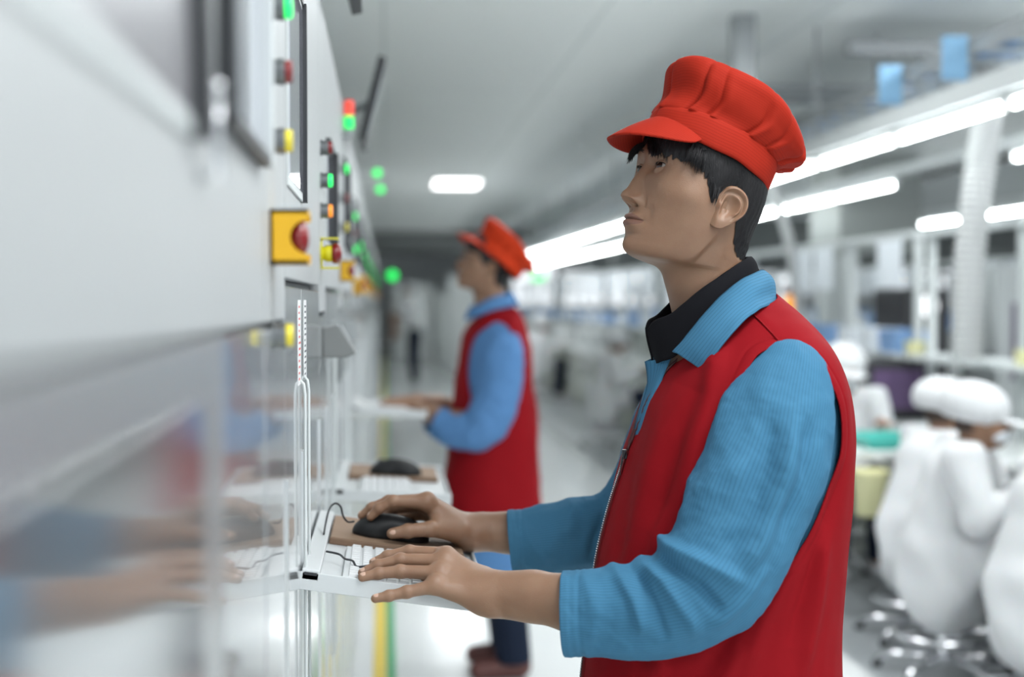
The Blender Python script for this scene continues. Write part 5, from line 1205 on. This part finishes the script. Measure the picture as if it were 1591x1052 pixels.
def worker(label, cat_look=0):
    """seated, facing +x, bent a little over the bench"""
    t = empty('person', (0, 0, 0), 0, label, 'person')
    sh = lambda s: (.06, s * .165, .885); el = lambda s: (.13, s * .205, .66); ha = lambda s: (.37, s * .11, .785)
    def b_(P):
        d = d_ell(P, (.115, 0, 1.005), (.092, .074, .108)); d = smin(d, d_ell(P, (.165, 0, .955), (.035, .045, .045)), .03); d = smin(d, d_cap(P, (.205, 0, 1.0), (.212, 0, .985), .008, .012), .010)
        for s in (-1, 1): d = smin(d, d_ell(P, (.105, s * .075, 1.0), (.018, .008, .028)), .006)
        d = smin(d, d_cap(P, (.085, 0, .95), (.05, 0, .86), .052, .06), .03); d = smin(d, d_ell(P, (.02, 0, .66), (.11, .15, .22)), .05)
        for s in (-1, 1):
            d = smin(d, d_chain(P, [sh(s), el(s), (.31, s * .13, .775)], [.045, .036, .026], .02), .02); h = Vector((.31, s * .13, .775))
            d = smin(d, d_cap(P, h, h + Vector((.06, -s * .02, 0)), .022, .020), .01)
            for j in range(4): a = h + Vector((.07, (j - 1.5) * .018 - s * .02, .0)); d = smin(d, d_chain(P, [a, a + Vector((.035, 0, .004)), a + Vector((.058, 0, -.012))], [.010, .009, .0075], .003), .004)
            a = h + Vector((.02, -s * .03, 0)); d = smin(d, d_chain(P, [a, a + Vector((.03, -s * .018, 0)), a + Vector((.05, -s * .018, -.006))], [.012, .010, .008], .003), .006)
            d = smin(d, d_chain(P, [(.0, s * .09, .50), (.36, s * .10, .50), (.33, s * .11, .09), (.42, s * .12, .04)], [.085, .058, .038, .03], .02), .03)
        return d
    v, f = surfnet(b_, (-.16, -.32, 0), (.52, .32, 1.14), .009); mesh('body', v, f, M_skin, t, smooth=True)
    def s_(P):
        d = d_ell(P, (.015, 0, .74), (.135, .165, .20)); d = smin(d, d_ell(P, (-.02, 0, .44), (.18, .18, .30)), .07); d = smin(d, d_cap(P, sh(1), sh(-1), .062, .062), .05)
        for s in (-1, 1): d = smin(d, d_chain(P, [sh(s), el(s), (.30, s * .14, .765)], [.078, .070, .042], .02), .03)
        d = smin(d, d_ell(P, (.13, 0, .50), (.20, .20, .12)), .06)
        d = d + .009 * np.sin(P[:, 1] * 26 + 3 * np.sin(P[:, 2] * 7) + 9 * P[:, 0]) * ss(.85, .4, P[:, 2]) + .003 * np.sin(P[:, 2] * 30 + P[:, 0] * 25 + 8 * P[:, 1])
        d = smax(d, .19 + .04 * np.sin(P[:, 1] * 12) - P[:, 2], .01); d = smax(d, P[:, 2] - .935 - .3 * (.06 - P[:, 0]) * 0, .01)
        return smax(d, P[:, 0] - .335, .005)
    v, f = surfnet(s_, (-.28, -.34, .10), (.38, .34, .98), .011); mesh('smock', v, f, M_smock, t, smooth=True)
    def c_(P):
        Rm = np.array(Matrix.Rotation(R(12), 3, 'Y')); q = (P - np.array([.095, 0, 1.055])) @ Rm
        d = d_ell(q, (-.018, 0, .010), (.132, .118, .098)); d = d + .003 * np.sin(np.arctan2(q[:, 1], q[:, 0]) * 14) * ss(.03, -.03, q[:, 2]); d = smax(d, -q[:, 2] - .050, .010)
        vz = d_ell(q, (.150, 0, -.022), (.070, .085, .007)); return smin(d, vz, .008)
    v, f = surfnet(c_, (-.09, -.16, .95), (.34, .16, 1.20), .008); mesh('cap', v, f, M_capw, t, smooth=True)
    def m_(P): return smax(smax(d_ell(P, (.150, 0, .962), (.062, .060, .052)), .145 - P[:, 0], .004), P[:, 2] - 1.0, .004)
    v, f = surfnet(m_, (.10, -.1, .88), (.26, .1, 1.02), .006); mesh('face_mask', v, f, M_mask, t, smooth=True)
    def h_(P): return smax(smax(d_ell(P, (.10, 0, 1.0), (.095, .078, .105)), P[:, 0] - .085, .006), .965 - P[:, 2], .004)
    v, f = surfnet(h_, (-.01, -.1, .93), (.14, .1, 1.12), .008); mesh('hair', v, f, mat('brown_hair', (.05, .03, .022), .6), t, smooth=True)
    def p_(P):
        d = None
        for s in (-1, 1): e = d_chain(P, [(.0, s * .09, .50), (.36, s * .10, .50), (.33, s * .11, .12)], [.075, .068, .060], .02); d = e if d is None else smin(d, e, .03)
        return smax(d, .09 - P[:, 2], .004)
    v, f = surfnet(p_, (-.14, -.24, .05), (.48, .24, .64), .011); mesh('trousers', v, f, M_navy, t, smooth=True)
    for s in (-1, 1):
        v, f = surfnet(lambda P: smax(d_cap(P, (.32, s * .11, .05), (.44, s * .12, .038), .048, .038), -P[:, 2] + .001, .004), (.24, s * .115 - .07, -.01), (.52, s * .115 + .07, .12), .008); mesh('shoe', v, f, M_capw, t, smooth=True)
    return t
wk = worker('nearer of two seated workers in white smocks and caps side by side at the right'); wk.location = (2.13, 5.18, 0); wk.rotation_euler = (0, 0, R(-30))
wk.scale = (1, 1, .96)
st = stool('steel stool under the nearer of the two seated workers in white'); st.location = (2.11, 5.18, 0)
def seat(x, y, rz, label, slabel, scale=1):
    copy_tree(wk, (x, y, 0), rz, label, scale=(1, 1, scale)); copy_tree(st, (x - .02 * math.cos(rz), y - .02 * math.sin(rz), 0), 0, slabel)
seat(2.27, 5.80, R(8), 'farther of two seated workers in white smocks and caps side by side at the right', 'steel stool under the farther of the two seated workers in white', .94)
seat(2.20, 4.55, R(2), 'seated worker in white smock cut off by the right edge of the picture', 'steel stool under the worker at the right edge', .94)
seat(2.40, 7.36, R(-90), 'masked worker in white cap facing the camera, just right of the front man\'s back', 'steel stool behind the small table', 1.03)
_nth = ['first', 'second', 'third', 'fourth', 'fifth']
for i, y in enumerate((13.6, 20.0)):
    seat(2.14 + rh.uniform(-.04, .04), y, R(rh.uniform(-12, 12)), '%s seated worker in white down the row that starts behind the front man' % _nth[i], '%s steel stool down the row that starts behind the front man' % _nth[i], rh.uniform(.95, 1.08))
for i, (x, y, h) in enumerate(((2.66, 6.6, .52), (2.66, 7.2, .46), (2.66, 7.9, .5), (2.66, 5.4, .5), (2.66, 4.2, .5))):
    t = empty('storage_crate', (x, y, .316), 0, 'dark crate on the lower shelf under the benches at the right, %s from the camera' % ('third', 'fourth', 'fifth', 'second', 'first')[i], 'crate'); t['group'] = 'dark crates under the benches'
    h = .34; MB().box(0, .4, 0, .45, 0, h).build('box', M_crate, t, bevel=.01); MB().box(-.004, .404, -.004, .454, h, h + .03).build('lid', M_dark, t, bevel=.005)
t = empty('instrument_box', (2.60, 7.72, .7505), 0, 'dark instrument box with purple panel on the bench behind the worker who faces the camera', 'instrument'); MB().box(0, .5, 0, .32, 0, .33).build('body', M_crate, t, bevel=.01); MB().box(.12, .4, -.008, 0, .06, .28).build('screen', M_purple, t); MB().box(-.008, 0, .05, .25, .06, .28).build('side_panel', M_greyp, t)
for x, y, lb in ((4.75, 13.0, 'seated worker in white cap seen over the upper shelf'), (4.72, 11.2, 'worker in white at the middle bench row, nearest there'), (4.74, 16.4, 'worker in white at the middle bench row, farthest there')): seat(x, y, R(4), lb, 'steel stool of the ' + lb.replace('seated ', ''))
# standing person far down the aisle
t = copy_tree(wk, (.52, 24.5, .72), R(170), 'person in white top and dark trousers standing far down the aisle', scale=(1, 1, .86))
for c in children(t):
    if c.name.startswith(('trousers', 'shoe')): bpy.data.objects.remove(c)
def lg(P):
    d = None
    for s in (-1, 1): e = d_chain(P, [(0, s * .09, .15), (.02, s * .10, -.35), (.0, s * .10, -.76)], [.11, .085, .06], .02); d = e if d is None else smin(d, e, .03)
    return d
v, f = surfnet(lg, (-.16, -.26, -.84), (.16, .26, .28), .012); mesh('trousers', v, f, M_navy, t, smooth=True)
# windows at the far end and along the right wall
M_day = mat('window_daylight', (1, 1, 1), .5, emit=(.90, .95, 1), est=.8)
wn = 0
def window(x, y, wd, z0, z1, axis):
    global wn; wn += 1; b = MB(); t_ = .06
    if axis == 'x': 
        b.box(x, x + wd, y - .05, y, z0 - t_, z0); b.box(x, x + wd, y - .05, y, z1, z1 + t_); b.box(x, x + t_, y - .05, y, z0, z1); b.box(x + wd - t_, x + wd, y - .05, y, z0, z1); b.box(x + wd / 2 - .02, x + wd / 2 + .02, y - .05, y, z0, z1); g = MB().box(x + t_, x + wd - t_, y - .02, y - .01, z0, z1)
    else:
        b.box(x - .05, x, y, y + wd, z0 - t_, z0); b.box(x - .05, x, y, y + wd, z1, z1 + t_); b.box(x - .05, x, y, y + t_, z0, z1); b.box(x - .05, x, y + wd - t_, y + wd, z0, z1); g = MB().box(x - .02, x - .01, y + t_, y + wd - t_, z0, z1)
    o = b.build('window_%d' % wn, M_white); o['kind'] = 'structure'; p = g.build('window_pane', M_day, o)
for i in range(6): window(4.1 + i * 1.62, 45.9, 1.45, 1.25, 2.75, 'x')
for i in range(10): window(13.9, 8 + i * 3.0, 2.6, 1.3, 2.7, 'y')
# low pale cabinets at the far end of the aisle
for i, (x, y, h) in enumerate(((1.2, 27, 1.9), (.2, 33, 1.8), (1.1, 30.5, 1.6))):
    t = empty('storage_cabinet', (x, y, 0), 0, 'pale storage cabinet %s far down the aisle' % ('on the right' if i == 0 else 'closing the left side' if i == 1 else 'in the middle'), 'cabinet')
    MB().box(0, .9, 0, .5, 0, h).build('body', M_lgrey, t, bevel=.01); MB().box(.02, .44, -.015, 0, .05, h - .05).build('door', M_white, t); MB().box(.46, .88, -.015, 0, .05, h - .05).build('door', M_white, t)
def exit_light(x, y, z, label):
    o = MB().box(-.12, .12, -.02, .02, -.06, .06).build('green_lamp', M_green); o.location = (x, y, z); return tag(o, label, 'lamp')
exit_light(3.0, 27.6, 1.865, 'small green lamp on a bench rail below the far end of the lamp rows')
